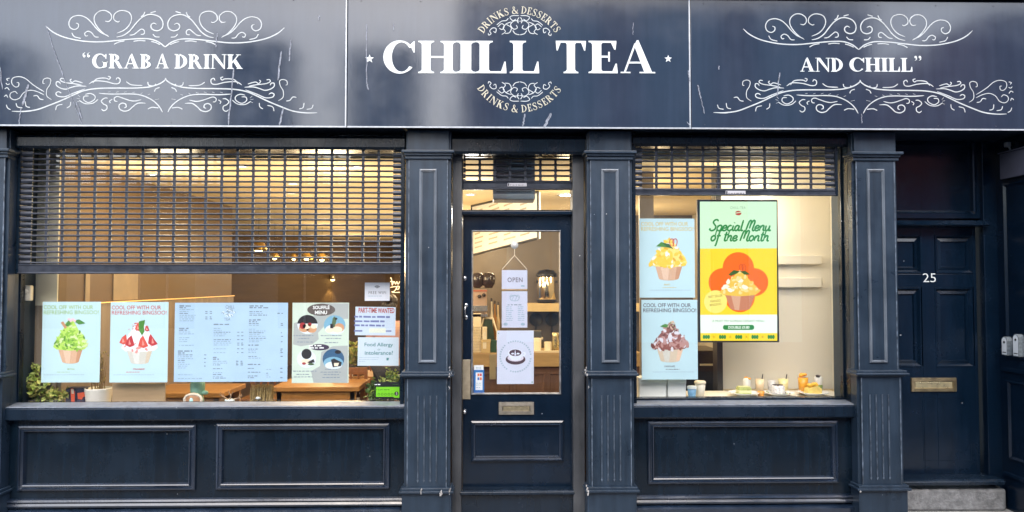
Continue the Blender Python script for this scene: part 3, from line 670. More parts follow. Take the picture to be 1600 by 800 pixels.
BOT = [
 ([(55,515),(110,516),(170,508),(230,487),(290,463),(340,440),(390,420),(450,410),(530,408),(620,408),(690,403),(735,390),(760,375),(770,362)], 2.0),
 ([(458,432),(520,436),(600,435),(650,440),(690,455),(720,475),(740,497),(753,520)], 1.7),
 ([(675,478),(640,478),(615,495),(598,510),(575,515),(555,505),(552,488),(565,478),(582,482),(585,495),(575,500)], 1.7),
 ([(655,462),(625,468),(600,465),(570,455),(545,447),(530,455),(533,468),(545,470)], 1.5),
 ([(500,455),(485,455),(470,468),(480,482),(495,490),(495,505),(482,513),(470,505)], 1.6), ([(520,460),(508,468),(512,478)], 1.4),
 ([(455,460),(430,478),(395,480),(368,465)], 1.4), ([(395,437),(420,433),(440,445),(437,462),(410,475),(388,462),(392,446),(412,445)], 1.5), ([(362,440),(372,450)], 1.3), ([(356,455),(370,458)], 1.3), ([(358,472),(372,466)], 1.3),
 ([(430,385),(450,365),(490,362),(505,368),(512,358),(500,353)], 1.6), ([(412,390),(440,375),(490,378),(530,388),(552,385),(557,368),(545,360),(538,370)], 1.6), ([(585,378),(610,393),(660,396)], 1.5), ([(685,380),(690,395),(715,398),(722,388)], 1.5),
 ([(400,400),(360,398),(330,405),(305,413),(280,408),(262,395),(262,380),(275,380),(280,390)], 1.6), ([(385,385),(350,375),(335,382),(325,372),(332,366)], 1.5), ([(380,395),(345,388),(300,382),(280,372),(285,363),(298,365)], 1.5),
 ([(395,412),(340,432),(300,448),(268,445),(260,432),(272,425),(285,432)], 1.6),
 ([(240,462),(218,445),(218,415),(232,392),(236,370),(222,362),(203,368),(200,385),(208,388)], 1.2),
 ([(258,510),(265,490),(290,483)], 1.4), ([(310,500),(325,490),(328,472)], 1.4), ([(500,427),(512,424)], 1.3), ([(538,428),(550,424)], 1.3), ([(575,428),(588,424)], 1.3), ([(612,430),(625,426)], 1.3), ([(650,436),(660,430)], 1.3),
 ([(715,425),(722,412),(740,405)], 1.5), ([(685,440),(697,436)], 1.3), ([(718,462),(738,458)], 1.3), ([(685,505),(705,497),(735,500)], 1.5),
 ([(155,445),(172,443),(185,458),(202,462)], 1.4), ([(118,470),(122,492),(140,498)], 1.4), ([(75,478),(82,495),(105,500)], 1.4)]
OUTER = [
 ([(205,425),(180,410),(150,390),(120,365),(90,355),(60,362),(55,385),(70,402),(85,400),(88,385),(78,382)], 1.2), ([(205,440),(175,425),(140,418),(110,430),(90,455),(65,462),(48,450),(50,432),(70,424),(82,435)], 1.2),
 ([(30,485),(36,500),(50,508)], 1.3), ([(45,362),(32,366),(38,374)], 1.2), ([(28,385),(36,392),(46,388)], 1.2), ([(22,412),(34,406),(44,418)], 1.2), ([(20,448),(30,440),(36,452)], 1.2)]
def w2(u, v): p = P(u, v, YS); return (p.x, p.z)
def flourish(strokes, cx, dx=0., dz=0., mirror=True, only=0):
    b = MB(); c0 = w2(cx * cs, 70)[0]
    for i, (pts, w) in enumerate(strokes):
        q = [w2(a * cs, c * cs) for a, c in pts]
        for side in ((0, 1) if mirror else (only,)):
            z_ = [((2 * c0 - p[0]) if side else p[0], p[1]) for p in q]
            b.ribbon([(p[0] + dx, p[1] + dz) for p in z_], w / 205 * .92, YS - .0012 - .0003 * (i % 5), 0, .35, 6)
    return b
def signboard(u0, u1, label, rot=0):
    x0, x1 = X(u0, YS), X(u1, YS); c = MB(); c.box(x0, x1, YS, YS + .018, zs0, zs1)
    o = c.build("shop_sign", SIGN, None, loc=((x0 + x1) / 2, YS, zs0), bevel=.003)
    tag(o, label, "shop sign", "signboards along the fascia")
    t = MB(); t.box(x0, x1, YS - .004, YS + .0, zs0 - .002, zs0 + .009)
    t.box(x1 - .011, x1 - .001, YS - .003, YS + .001, zs0 + .009, zs1); t.build("edge_trim", TRIM, o)
    for k in range(int((x1 - x0) / .45)):
        for zz in (zs0 + .03, zs1 - .03): s_ = MB(); s_.lathe([(0, .003), (.003, .0025), (.0045, 0)], (x0 + .1 + k * .45, YS, zz), 8, axis='y'); s_.build("screw", SHUT, o)
    return o
def scratches(o, lst):
    r_ = random.Random(len(lst))
    for i, (a, c, w) in enumerate(lst):
        b = MB(); p, q = w2(*a), w2(*c); n = 9
        pts = [(p[0] + (q[0] - p[0]) * k / n + r_.uniform(-.003, .003), p[1] + (q[1] - p[1]) * k / n) for k in range(n + 1)]
        b.ribbon(pts, w / 205 * .8, YS - .0035 - .0002 * (i % 5), 0, .2, 4)
        b.build("scratch", mat("scraped bare streaks", (.20, .22, .27), .7, var=.6, scale=60), o)
s1 = signboard(-45, 539.5, "glossy slate signboard lettered GRAB A DRINK in white between two flourishes")
s2 = signboard(540.5, 1081.5, "glossy slate signboard with big white CHILL TEA lettering, middle of the fascia")
s3 = signboard(1082.5, 1650, "glossy slate signboard lettered AND CHILL in white between two flourishes")
c1, c3 = w2(258.2, 70), w2(1341.4, 74)
ddx = c3[0] - c1[0]; ddz = w2(1341.4, 77.6)[1] - w2(258.2, 73.6)[1]
flourish(TOP, 765).build("flourish", WHITET, s1); b = flourish(BOT, 770); b2 = flourish(OUTER, 770, 0, 0, False, 0); b.add(b2.v, b2.f); b.build("flourish", WHITET, s1)
flourish(TOP, 765, ddx, ddz).build("flourish", WHITET, s3); b = flourish(BOT, 770, ddx, ddz); b2 = flourish(OUTER, 770, ddx, ddz, False, 1); b.add(b2.v, b2.f); b.build("flourish", WHITET, s3)
def sign_word(o, txt, u0, u1, v0, v1, **k):
    b = MB(); p, q = P(u0, v1, YS), P(u1, v0, YS); pa, qa = P(u0, (v0 + v1) / 2, YS), P(u1, (v0 + v1) / 2, YS)
    zm0, zm1 = Z(v1, YS, (u0 + u1) / 2), Z(v0, YS, (u0 + u1) / 2)
    put_serif(b, txt, pa.x, qa.x, zm0, zm1, YS, 0, **k); return b.build("lettering", WHITEV, o)
sign_word(s1, '“', 129, 142.5, 82.5, 107); sign_word(s1, "GRAB", 144.5, 236, 84.5, 107); sign_word(s1, "A", 243.5, 264.5, 84.5, 107); sign_word(s1, "DRINK", 273, 379.5, 85, 107.5)
for ch, a, c in (('C', 599, 648.5), ('H', 653.5, 713), ('I', 713, 743), ('L', 743.5, 792), ('L', 796.5, 843), ('T', 868.5, 915.5), ('E', 919.5, 965.5), ('A', 969.5, 1023.5)):
    sign_word(s2, ch, a, c, 64, 114.5, w=.225, t=.06)
sign_word(s3, "AND", 1250, 1317, 90.5, 112); sign_word(s3, "CHILL", 1327, 1425.5, 90.5, 112); sign_word(s3, '”', 1428, 1440.5, 88, 112)
def star(o, u, v, r_):
    x, z = w2(u, v); r_ /= 206; b = MB(); pts = [(x + (r_ if k % 2 == 0 else r_ * .42) * math.sin(k * math.pi / 5), z + (r_ if k % 2 == 0 else r_ * .42) * math.cos(k * math.pi / 5)) for k in range(10)]
    c = [(x, YS - .004, z)] + [(p[0], YS - .002, p[1]) for p in pts]; b.add(c, [(0, 1 + (k + 1) % 10, 1 + k) for k in range(10)]); b.build("star", WHITEV, o)
star(s2, 577.5, 92, 7); star(s2, 1044, 92, 6.2)
def arc_text(o, txt, uc, vc, r_, a0, a1, h, top=True):
    x, z = w2(uc, vc); r_ /= 206; h /= 206; b = MB(); q = []; pen = 0
    for ch in txt:
        pc, wd = serif(ch, .15, .06); q.append((pen, wd, pc)); pen += wd + (.16 if ch != ' ' else .0)
    for pn, wd, pc in q:
        t = (pn + wd / 2) / pen; a = R(a0 + (a1 - a0) * t)
        for i, poly in enumerate(pc):
            out = []
            for px_, pz_ in poly:
                lx, lz = (px_ - wd / 2) * h * .86, (pz_ - .5) * h
                if top: ux, uz = math.sin(a), math.cos(a); tx, tz = math.cos(a), -math.sin(a)
                else: ux, uz = -math.sin(a), math.cos(a); tx, tz = math.cos(a), math.sin(a)
                px2, pz2 = (x + ux * r_, z + uz * r_) if top else (x + math.sin(a) * r_, z - math.cos(a) * r_)
                out.append((px2 + tx * lx + ux * lz, pz2 + tz * lx + uz * lz))
            b.extr(out, YS - .002 - (i % 5) * .0001, YS)
    b.build("lettering", CREAMV, o)
arc_text(s2, "DRINKS & DESSERTS", 812, 86, 71.5, -59, 59, 11.5)
arc_text(s2, "DRINKS & DESSERTS", 812, 98.5, 72, -59, 59, 11.5, False)
FIL = [[(665,148),(668,157),(678,150),(672,138),(685,125),(700,128),(698,145),(688,140)], [(703,112),(725,95),(745,92),(755,82)], [(708,120),(725,106),(737,116),(728,132),(714,126)], [(748,104),(732,124),(742,142),(726,154)],
       [(768,98),(747,108),(768,124),(760,146),(740,150)], [(803,70),(775,70),(762,78),(775,92),(790,85)], [(805,95),(782,93),(765,110),(778,130),(795,125),(790,112)], [(805,156),(785,150),(775,136)], [(803,78),(795,92),(800,104)]]
def filigree(flip):
    b = MB(); c0 = w2(530 + 806 / 2.857, 40)[0]
    for i, pts in enumerate(FIL):
        q = [w2(530 + a / 2.857, (c / 2.857) if not flip else (182.5 - c / 2.857)) for a, c in pts]
        for s_ in (0, 1): b.ribbon([((2 * c0 - p[0]) if s_ else p[0], p[1]) for p in q], 1.15 / 205, YS - .0012 - .0003 * (i % 5), 0, .5, 5)
    b.build("flourish", WHITET, s2)
filigree(False); filigree(True)
scratches(s1, [((72, 40), (100, 122), 1.4), ((100, 122), (129, 195), 1.1), ((340, 52), (337, 74), 2), ((366, 106), (357, 196), 2.6), ((440, 80), (434, 126), 3), ((455, 62), (452, 96), 2.2), ((443, 168), (437, 196), 3), ((45, 132), (36, 165), 4), ((33, 168), (30, 195), 1.6), ((1, 105), (4, 140), 2), ((120, 160), (128, 185), 2.2), ((499, 25), (498, 32), 1.5)])
scratches(s2, [((573, 37), (573, 130), 1.6), ((573, 128), (576, 141), 2.4), ((615, 37), (615, 48), 1.3), ((861, 177), (850, 200), 4.5), ((820, 178), (817, 198), 2.6), ((989, 35), (989, 55), 1), ((1075, 110), (1078, 126), 1.6), ((1073, 190), (1079, 198), 1.2)])
scratches(s3, [((1218, 113), (1214, 150), 2.2), ((1090, 133), (1095, 155), 2.2), ((1095, 155), (1101, 178), 1.2), ((1346, 178), (1346, 193), 1.5), ((1123, 103), (1123, 109), 1.5), ((1075, 112), (1078, 128), 1.4)])

# ================================================================== ROLLER SHUTTERS
def shutter(u0, u1, su0, su1, ncol, v0, v1, nrow, vb0, vb1, Y, label, tagbox=None):
    x0, x1 = X(u0, Y), X(u1, Y); sx0, sx1 = X(su0, Y), X(su1, Y); um = (u0 + u1) / 2
    zt, zb = Z(v0, Y, um), Z(v1, Y, um); ph = (zt - zb) / nrow; pw = (sx1 - sx0 + .02) / ncol
    c = MB(); bh = ph * .37; jit = random.Random(ncol)
    for i in range(nrow + 1):
        zc = zb + i * ph + jit.gauss(0, .0007)
        prof = [(Y, zc + bh * .5), (Y - .008, zc + bh * .38), (Y - .011, zc), (Y - .008, zc - bh * .38), (Y, zc - bh * .5), (Y + .006, zc)]
        c.bar(sx0 - .002, sx1 + .002, prof)
        if i < nrow:
            za, zd = zc + bh * .45, zc + ph - bh * .45
            for k in range(1, ncol):
                xm = sx0 - .01 + k * pw; e = .0095; f_ = .013; h3 = (zd - za) * .25
                c.extr([(xm - f_, za), (xm + f_, za), (xm + e, za + h3), (xm + e, zd - h3), (xm + f_, zd), (xm - f_, zd), (xm - e, zd - h3), (xm - e, za + h3)], Y - .006, Y + .004)
        # the unpunched ends of the slats
        for a, d in ((x0, sx0 - .001), (sx1 + .001, x1)):
            c.bar(a, d, [(Y + .002, zc + ph * .5 - .002), (Y - .007, zc + ph * .36), (Y - .012, zc), (Y - .007, zc - ph * .36), (Y + .002, zc - ph * .5 + .002), (Y + .008, zc)])
    t = thing("roller_shutter", ((x0 + x1) / 2, Y, zb), label, "roller shutter", "roller shutters over the openings")
    c.build("curtain", SHUT, t)
    za, zd = Z(vb1, Y, um), Z(vb0, Y, um); b = MB()
    b.bar(x0 - .006, x1 + .006, [(Y + .01, za), (Y - .02, za), (Y - .024, za + .006), (Y - .016, za + .016), (Y - .016, zd - .014), (Y - .02, zd - .006), (Y - .012, zd), (Y + .01, zd)])
    bb = b.build("bottom_bar", SHUT, t, bevel=.002)
    if tagbox:
        p = rect(*tagbox, Y - .02); b = MB(); b.box(p[0], p[1], Y - .019, Y - .015, p[2], p[3]); r_ = random.Random(3)
        b.box(p[0] + .004, p[0] + .014, Y - .0195, Y - .0189, p[2] + .003, p[3] - .003, 1); words_line(b, p[0] + .02, p[1] - .01, p[2] + .007, .006, Y - .0196, 1, r_)
        b.build("maker_plate", [mat("grey plate", (.5, .5, .54), .4), BLACK], bb)
    for xx in (x0 - .025, x1 + .001):
        b = MB(); b.box(xx, xx + .024, Y - .018, Y + .02, za, zt); b.build("guide_rail", NAVY, t, bevel=.002)
    return t
shutter(31, 627, 48.5, 613.5, 23, 233, 411, 21, 413, 428, .03, "wide perforated roller shutter pulled halfway down over the left display window")
shutter(724, 893, 727.5, 890, 7, 249, 283.5, 4, 284.5, 297, .17, "narrow perforated roller shutter raised above the glazed shop door", (793, 286, 823, 291))
shutter(989, 1305, 1004, 1291, 12, 226, 296, 8, 297, 306, .03, "perforated roller shutter raised high above the right display window", (1134, 298, 1165, 304))

# ================================================================== POSTERS AND NOTICES BEHIND THE GLASS
YPO = .137
CYAN = mat("pale blue poster paper", (.50, .71, .77), .45, var=.04, scale=3, bump=.12, bscale=4)
MENUB = mat("light blue menu print", (.42, .60, .78), .4, var=.06, scale=3)
MINT = mat("pale mint print", (.60, .72, .62), .45, var=.02)
GREYP = mat("soft grey print", (.41, .45, .44), .45, var=.02)
INK = mat("dark grey ink", (.06, .06, .075), .6); INKL = mat("faded ink", (.20, .26, .33), .6); INKP = mat("pale grey ink", (.30, .42, .52), .6)
def ink(nm, r_, g_, b_): return mat(nm, tuple(min(.95, c * 1.05) for c in srgb(r_, g_, b_)), .5, var=.06, scale=90)
def sheet_thing(name, u0, v0, u1, v1, Y, m, label, cat, group=None, th=.0012, rot=0):
    x0, x1, z0, z1 = rect(u0, v0, u1, v1, Y); b = MB(); n = 8
    # a sheet with the slight bow of paper taped to glass
    for k in range(n):
        a, c = x0 + (x1 - x0) * k / n, x0 + (x1 - x0) * (k + 1) / n
        b.box(a, c, Y, Y + th, z0, z1)
    b = MB(); b.box(x0, x1, Y, Y + th, z0, z1)
    o = b.build(name, m, None, loc=((x0 + x1) / 2, Y, (z0 + z1) / 2)); tag(o, label, cat, group)
    if rot: o.rotation_euler.y = R(rot)
    return o
def q2(u, v, Y): p = P(u, v, Y); return (p.x, p.z)
def qs(pts, Y): return [q2(a, c, Y) for a, c in pts]
def ell(uc, vc, ru, rv, n=22, a0=0, a1=360): return [(uc + ru * math.cos(R(a0 + (a1 - a0) * k / n)), vc + rv * math.sin(R(a0 + (a1 - a0) * k / n))) for k in range(n + (0 if a1 - a0 == 360 else 1))]
def txt(b, s_, u0, v0, u1, v1, Y, m=0, **k):
    put_text(b, s_, *rect(u0, v0, u1, v1, Y), Y, m, **k)
def inside(p, poly):
    c = False; n = len(poly)
    for i in range(n):
        a, d = poly[i], poly[(i + 1) % n]
        if (a[1] > p[1]) != (d[1] > p[1]) and p[0] < (d[0] - a[0]) * (p[1] - a[1]) / (d[1] - a[1]) + a[0]: c = not c
    return c
def dabs(b, poly, ms, n, sz, Y, seed, asp=1.0):
    r_ = random.Random(seed); us = [p[0] for p in poly]; vs = [p[1] for p in poly]; k = 0
    while k < n:
        p = (r_.uniform(min(us), max(us)), r_.uniform(min(vs), max(vs)))
        if not inside(p, poly): continue
        a0 = r_.uniform(0, 6.3); L = sz * r_.uniform(.5, 1.25); pts = []
        for j in range(7):
            a = 6.283 * j / 7; rr = L * r_.uniform(.7, 1.1); x, y = rr * math.cos(a) * asp, rr * math.sin(a) * .6
            pts.append((p[0] + x * math.cos(a0) - y * math.sin(a0), p[1] + x * math.sin(a0) + y * math.cos(a0)))
        b.flat(qs(pts, Y), Y - k * .000008, r_.choice(ms)); k += 1
def cup(b, uc, rv, bv, rw, bw, Y, mc, ml, mr):
    """printed paper cup: rim at rv, base at bv, half widths rw, bw; three tones of the print"""
    body = [(uc - rw, rv), (uc + rw, rv), (uc + bw, bv - 2)] + [(uc + bw * math.cos(R(a)), bv - 2 + 3.2 * math.sin(R(a))) for a in range(15, 180, 15)] + [(uc - bw, bv - 2)]
    b.flat(qs(body, Y), Y, mc)
    b.flat(qs([(uc - rw * .62, rv), (uc + rw * .05, rv), (uc - bw * .1, bv + .8), (uc - bw * .55, bv)], Y), Y - .0001, ml)
    b.flat(qs([(uc + rw * .6, rv), (uc + rw, rv), (uc + bw, bv - 2), (uc + bw * .62, bv)], Y), Y - .0001, mr)
def mound(uc, rv, av, hw, skew=0): return [(uc - hw, rv - 2), (uc - hw * .82, rv - (rv - av) * .3), (uc - hw * .45, rv - (rv - av) * .65), (uc - hw * .12 + skew, av + 2), (uc + skew, av), (uc + hw * .2 + skew, av + 2), (uc + hw * .5, rv - (rv - av) * .62), (uc + hw * .88, rv - (rv - av) * .3), (uc + hw, rv - 3), (uc + hw * .8, rv + 2), (uc, rv + 4), (uc - hw * .8, rv + 2)]
GR = [ink("matcha green", 135, 185, 62), ink("matcha light", 178, 215, 95), ink("matcha dark", 92, 145, 45), ink("matcha pale", 200, 218, 160)]
RD = [ink("strawberry red", 205, 78, 62), ink("strawberry deep", 180, 45, 50), ink("strawberry pale", 228, 150, 140), ink("cream white", 222, 232, 240)]
YL = [ink("mango yellow", 232, 196, 60), ink("mango pale", 236, 214, 120), ink("mango gold", 216, 166, 40), ink("ice cream white", 232, 232, 220)]
CH = [ink("cocoa brown", 138, 84, 76), ink("cocoa dark", 108, 62, 56), ink("cocoa pale", 182, 142, 136), ink("milk white", 215, 215, 222)]
CUP = [ink("kraft cup", 206, 168, 138), ink("kraft cup lit", 218, 188, 162), ink("kraft cup deep", 190, 142, 108)]
CUPW = [ink("ivory cup", 200, 200, 190), ink("ivory cup lit", 212, 214, 208), ink("ivory cup deep", 202, 188, 165)]
LEAF = ink("mint leaf print", 70, 130, 50); LEAFD = ink("mint leaf dark", 52, 96, 44); PINK = ink("pink blossom", 226, 190, 200); REDL = ink("red looped straw", 200, 70, 60)
def bingsoo(u0, v0, u1, v1, label, headc, name, top, cupm, cupg, hasleaf, seed):
    o = sheet_thing("poster", u0, v0, u1, v1, YPO, CYAN, label, "poster", "frozen dessert posters in the windows")
    w, h = u1 - u0, v1 - v0; Y1 = YPO - .0009; f = lambda a, c: (u0 + a * w, v0 + c * h)
    hd = MB(); a = f(.03, .043); c = f(.88, .092); txt(hd, "COOL OFF WITH OUR", *a, *c, Y1, bold=.012); a = f(.03, .107); c = f(.975, .156); txt(hd, "REFRESHING BINGSOO!", *a, *c, Y1, bold=.006); hd.build("heading", headc, o)
    pc = MB(); uc, rv, bv, rw, bw, av, hw = cupg
    mats_ = top + cupm + [LEAF, LEAFD, PINK, REDL]
    cup(pc, uc, rv, bv, rw, bw, Y1, 4, 5, 6)
    mo = mound(uc, rv, av, hw); pc.flat(qs(mo, YPO), Y1 - .0002, {'matcha': 1, 'straw': 3, 'mango': 1, 'choc': 0}[hasleaf])
    if hasleaf == 'matcha':
        dabs(pc, mo, [0, 1, 0, 2, 3], 130, 3.2, Y1 - .0004, seed, 1.4)
        pc.flat(qs([(uc - 15, av + 4), (uc - 11, av + 2), (uc - 5, av + 11), (uc - 8, av + 14)], YPO), Y1 - .0018, 6)
        pc.flat(qs([(uc + 4, av + 1), (uc + 14, av - 1), (uc + 24, av + 5), (uc + 14, av + 7)], YPO), Y1 - .0019, 7); pc.flat(qs([(uc - 8, av + 8), (uc - 2, av - 1), (uc + 1, av + 6), (uc - 4, av + 10)], YPO), Y1 - .0019, 7)
        for k in range(4): pc.flat(qs(ell(uc - 2 + k * 3, av - 1 + (k % 2) * 2, 2.4, 2, 8), YPO), Y1 - .002 - k * .00005, 9)
    elif hasleaf == 'straw':
        dabs(pc, mo, [3, 3, 2], 50, 3.5, Y1 - .0004, seed)
        for k, (du, dv, rr, lean) in enumerate([(-25, -14, 6.5, .5), (-15, -11, 7.5, .35), (6, -10, 8, -.05), (21, -13, 7.5, -.45), (-2, -34, 5, 0), (12, -32, 4, 0)]):
            t_ = [(uc + du + lean * 8, rv + dv - rr * 1.5), (uc + du + rr, rv + dv + rr * .6), (uc + du, rv + dv + rr), (uc + du - rr, rv + dv + rr * .5), (uc + du - rr * .6 + lean * 4, rv + dv - rr * .8)]
            pc.flat(qs(t_, YPO), Y1 - .001 - k * .0001, k % 2); pc.flat(qs([(uc + du - 1, rv + dv - rr * .7), (uc + du + 2, rv + dv + rr * .4), (uc + du - 2, rv + dv + rr * .5)], YPO), Y1 - .0017, 2)
        dabs(pc, [(uc - 18, av + 14), (uc - 5, av - 2), (uc + 16, av + 12), (uc + 10, av + 18)], [0, 1, 2], 26, 1.6, Y1 - .0018, seed + 1)
        pc.flat(qs([(uc - 1, av + 1), (uc + 9, av - 1), (uc + 7, av + 9), (uc + 8, av + 17), (uc + 4, av + 23), (uc - 1, av + 14)], YPO), Y1 - .0025, 7)
    elif hasleaf == 'mango':
        dabs(pc, mo, [0, 1, 0, 2, 0, 0, 3], 90, 5, Y1 - .0004, seed)
        pc.flat(qs([(uc - 20, av + 12), (uc - 12, av + 5), (uc + 1, av + 9), (uc + 6, av + 15), (uc - 6, av + 13)], YPO), Y1 - .002, 7); pc.flat(qs([(uc - 10, av + 7), (uc, av + 8), (uc + 7, av + 16), (uc - 3, av + 13)], YPO), Y1 - .0022, 8)
        for k in range(2): pc.ribbon(qs([(uc + 3 + 5 * k, av + 12), (uc + 1 + 5 * k, av + 4), (uc + 5 + 5 * k, av), (uc + 8 + 5 * k, av + 4), (uc + 6 + 5 * k, av + 12)], YPO), .006, Y1 - .0024, 10, .8)
    else:
        dabs(pc, mo, [0, 1, 0, 2, 0, 2, 3], 120, 4.6, Y1 - .0004, seed)
        pc.flat(qs(ell(uc, rv - 16, 3.4, 6, 10), YPO), Y1 - .002, 3)
        pc.flat(qs([(uc - 16, av + 5), (uc - 8, av + 1), (uc - 1, av + 3), (uc - 6, av + 7)], YPO), Y1 - .0021, 7); dabs(pc, ell(uc + 3, av + 4, 7, 7, 10), [6, 7, 4], 22, 2, Y1 - .0022, seed + 3)
    pc.build("picture", mats_, o)
    cp = MB(); nw = .008 * len(name) * w / 2 * 2.6; um = u0 + .5 * w
    txt(cp, name, um - nw, v0 + .825 * h, um + nw, v0 + .845 * h, Y1, bold=.02)
    r_ = random.Random(seed); words_line(cp, *[q2(um - 10, 0, YPO)[0], q2(um + 11, 0, YPO)[0]], Z(v0 + .875 * h, YPO, um), .005, Y1, 0, r_)
    words_line(cp, q2(um - 30, 0, YPO)[0], q2(um + 33, 0, YPO)[0], Z(v0 + .908 * h, YPO, um), .004, Y1, 1, r_); cp.build("caption", [headc, INKP], o)
    return o
bingsoo(65.5, 471.5, 156.5, 597.5, "pale blue poster of a green matcha frozen dessert, leftmost in the left window", ink("green heading", 150, 185, 110), "MATCHA", GR, CUP, (110, 544, 567, 19.5, 13, 500, 27), 'matcha', 1)
bingsoo(172, 472, 262.5, 597.5, "pale blue poster of a dessert cup topped with red strawberries", ink("red heading", 190, 85, 85), "STRAWBERRY", RD, CUPW, (218, 546, 568, 20.5, 14, 501, 29), 'straw', 2)
bingsoo(999, 341.5, 1085.5, 465, "pale blue poster of a yellow mango dessert in the upper left of the right window", ink("yellow heading", 205, 185, 100), "MANGO", YL, CUP, (1045, 414, 437, 21.5, 15.5, 373, 29), 'mango', 3)
bingsoo(1002.5, 468.5, 1090, 593, "pale blue poster of a brown chocolate dessert below the mango poster", ink("dark plum heading", 70, 52, 66), "CHOCOLATE", CH, [CUPW[2], CUPW[0], CUP[1]], (1047, 543, 565, 21, 15, 505, 28.5), 'choc', 4)
# the big menu sheet
o = sheet_thing("menu_poster", 272.5, 473, 449.5, 596.5, YPO, MENUB, "wide light blue price list printed in small columns, middle of the left window", "menu poster")
b = MB(); Y1 = YPO - .0009; r_ = random.Random(5); ms = 1 / 5.716
def mcol(xa, xb, ya, yb, prices, heads=()):
    y = ya
    while y < yb:
        hd = any(abs(y - k) < 9 for k in heads)
        p, q = q2(270 + xa * ms, 465 + y * ms, YPO), q2(270 + xb * ms, 465 + y * ms, YPO); wd = (q[0] - p[0]) * r_.uniform(.35, .98)
        words_line(b, p[0], p[0] + wd, p[1] - .004, .010 if hd else .0072, Y1, 1 if hd else r_.choice((3, 3, 1)), r_)
        if r_.random() < .5 and not hd:
            for px_ in prices: a = q2(270 + px_ * ms, 465 + y * ms, YPO); words_line(b, a[0], a[0] + .018, a[1] - .004, .008, Y1, 1, r_)
        y += r_.choice((15.5, 15.5, 17, 17, 34))
mcol(60, 215, 75, 235, (290, 330), (75, 92)); mcol(55, 200, 275, 440, (285,), (275, 295)); mcol(45, 200, 478, 640, (280,), (478, 495)); mcol(45, 330, 688, 730, ())
mcol(365, 540, 240, 500, (575, 610), (240, 260)); mcol(358, 500, 535, 720, (565, 605), (535, 555)); mcol(685, 900, 75, 160, (935, 970), (75, 92)); mcol(680, 840, 200, 405, (965,), (200, 220)); mcol(675, 840, 425, 550, (962,), (425, 445)); mcol(670, 790, 597, 725, (960,), (597, 615)); mcol(835, 890, 640, 725, ())
txt(b, "CHILL", 352.5, 477, 366.5, 482, Y1, 1); txt(b, "TEA", 350, 496.5, 360, 501, Y1, 1)
for k in range(26):
    a = r_.uniform(0, 6.3); rr = r_.uniform(.2, 1); c = (358 + 11 * rr * math.cos(a), 489.5 + 6.5 * rr * math.sin(a)); b.ribbon(qs([(c[0] - 2, c[1]), (c[0], c[1] - 1.5), (c[0] + 2, c[1]), (c[0] + 1, c[1] + 1.5)], YPO), .0035, Y1 - k * .00002, r_.choice((1, 3, 2)))
b.build("print", [INK, INKL, ink("white print", 232, 240, 245), INKP], o)
# pancake menu
o = sheet_thing("menu_poster", 456.5, 473, 545, 598.5, YPO, MINT, "pale green menu with four round pancake photographs beside the price list", "menu poster")
b = MB(); Y1 = YPO - .0008; m6 = [GREYP, ink("brown pill", 92, 84, 80), ink("white lettering", 235, 240, 238), ink("black plate", 36, 34, 38), ink("pancake tan", 200, 150, 110), ink("pancake cream", 232, 220, 195), ink("sky blue print", 120, 170, 195), ink("deep blue print", 50, 90, 125), INKL, ink("pale cup white", 215, 228, 235), ink("berry red", 160, 50, 50), ink("plant green", 80, 105, 70), ink("plum pill", 60, 50, 72)]
def fl(pts, m, k): b.flat(qs(pts, YPO), Y1 - k * .0001, m)
fl([(500, 474), (544.5, 474), (544, 498), (520, 500), (508, 508), (497, 520), (498, 530), (488, 538), (470, 541), (458, 538), (459, 505), (475, 500), (492, 492)], 0, 0); fl([(543.5, 540), (543, 598), (490, 598), (486, 580), (500, 572), (502, 550), (520, 541)], 0, 0)
fl(ell(502, 484, 22, 9.5, 24), 1, 1); txt(b, "SOUFFLÉ", 489, 476.5, 515, 483, Y1 - .0003, 2, bold=.03); txt(b, "MENU", 492, 485.5, 511, 491, Y1 - .0003, 2, bold=.03)
fl(ell(499.5, 542.5, 15, 5, 20), 12, 1); r_ = random.Random(9)
for zz in (540, 543.5): words_line(b, q2(488, 0, YPO)[0], q2(511, 0, YPO)[0], Z(zz + 1, YPO, 500), .011, Y1 - .0003, 2, r_)
fl(ell(480.5, 507, 16, 15), 9, 1); fl(ell(480.5, 507, 16, 15, 14, 185, 355), 3, 2); fl(ell(475, 513, 8, 6), 4, 3); fl(ell(487, 514, 8, 6), 4, 3); fl(ell(473, 509, 5, 5), 10, 4); fl(ell(484, 507, 3, 3), 10, 4); fl(ell(479, 510, 6, 4), 5, 4); fl(ell(490, 510, 5, 3.5), 5, 4)
fl(ell(523, 508, 17, 15.5), 6, 1); fl(ell(523, 515, 15, 8), 9, 2); fl(ell(515, 516, 6, 4), 5, 3); fl(ell(530, 512, 8, 7), 4, 4); fl(ell(527, 515, 8, 5), 5, 5); fl([(520, 497), (523, 494), (526, 500), (523, 511), (517, 512)], 11, 5); fl([(516, 506), (521, 506), (521, 513), (516, 513)], 3, 6); fl(ell(525, 498, 2.5, 1.8, 10), 3, 6)
fl(ell(479, 561, 15, 14), 9, 1); fl(ell(479, 553, 8, 8), 3, 2); fl(ell(478, 565, 8, 4), 5, 3); fl([(480, 566), (490, 561), (492, 566), (484, 568)], 3, 4); fl(ell(475, 568, 3, 2), 10, 4); fl(ell(486, 569, 5, 1.8), 11, 5)
fl(ell(521, 561, 17, 16), 7, 1); fl(ell(521, 567, 15.5, 9.5), 6, 2); fl(ell(521, 571, 13, 6), 9, 3); fl([(517, 562), (522, 560), (534, 566), (533, 572), (520, 574)], 3, 4); fl([(522, 567), (530, 567), (528, 572), (522, 572)], 5, 5); fl(ell(528, 550, 5, 3), 3, 4)
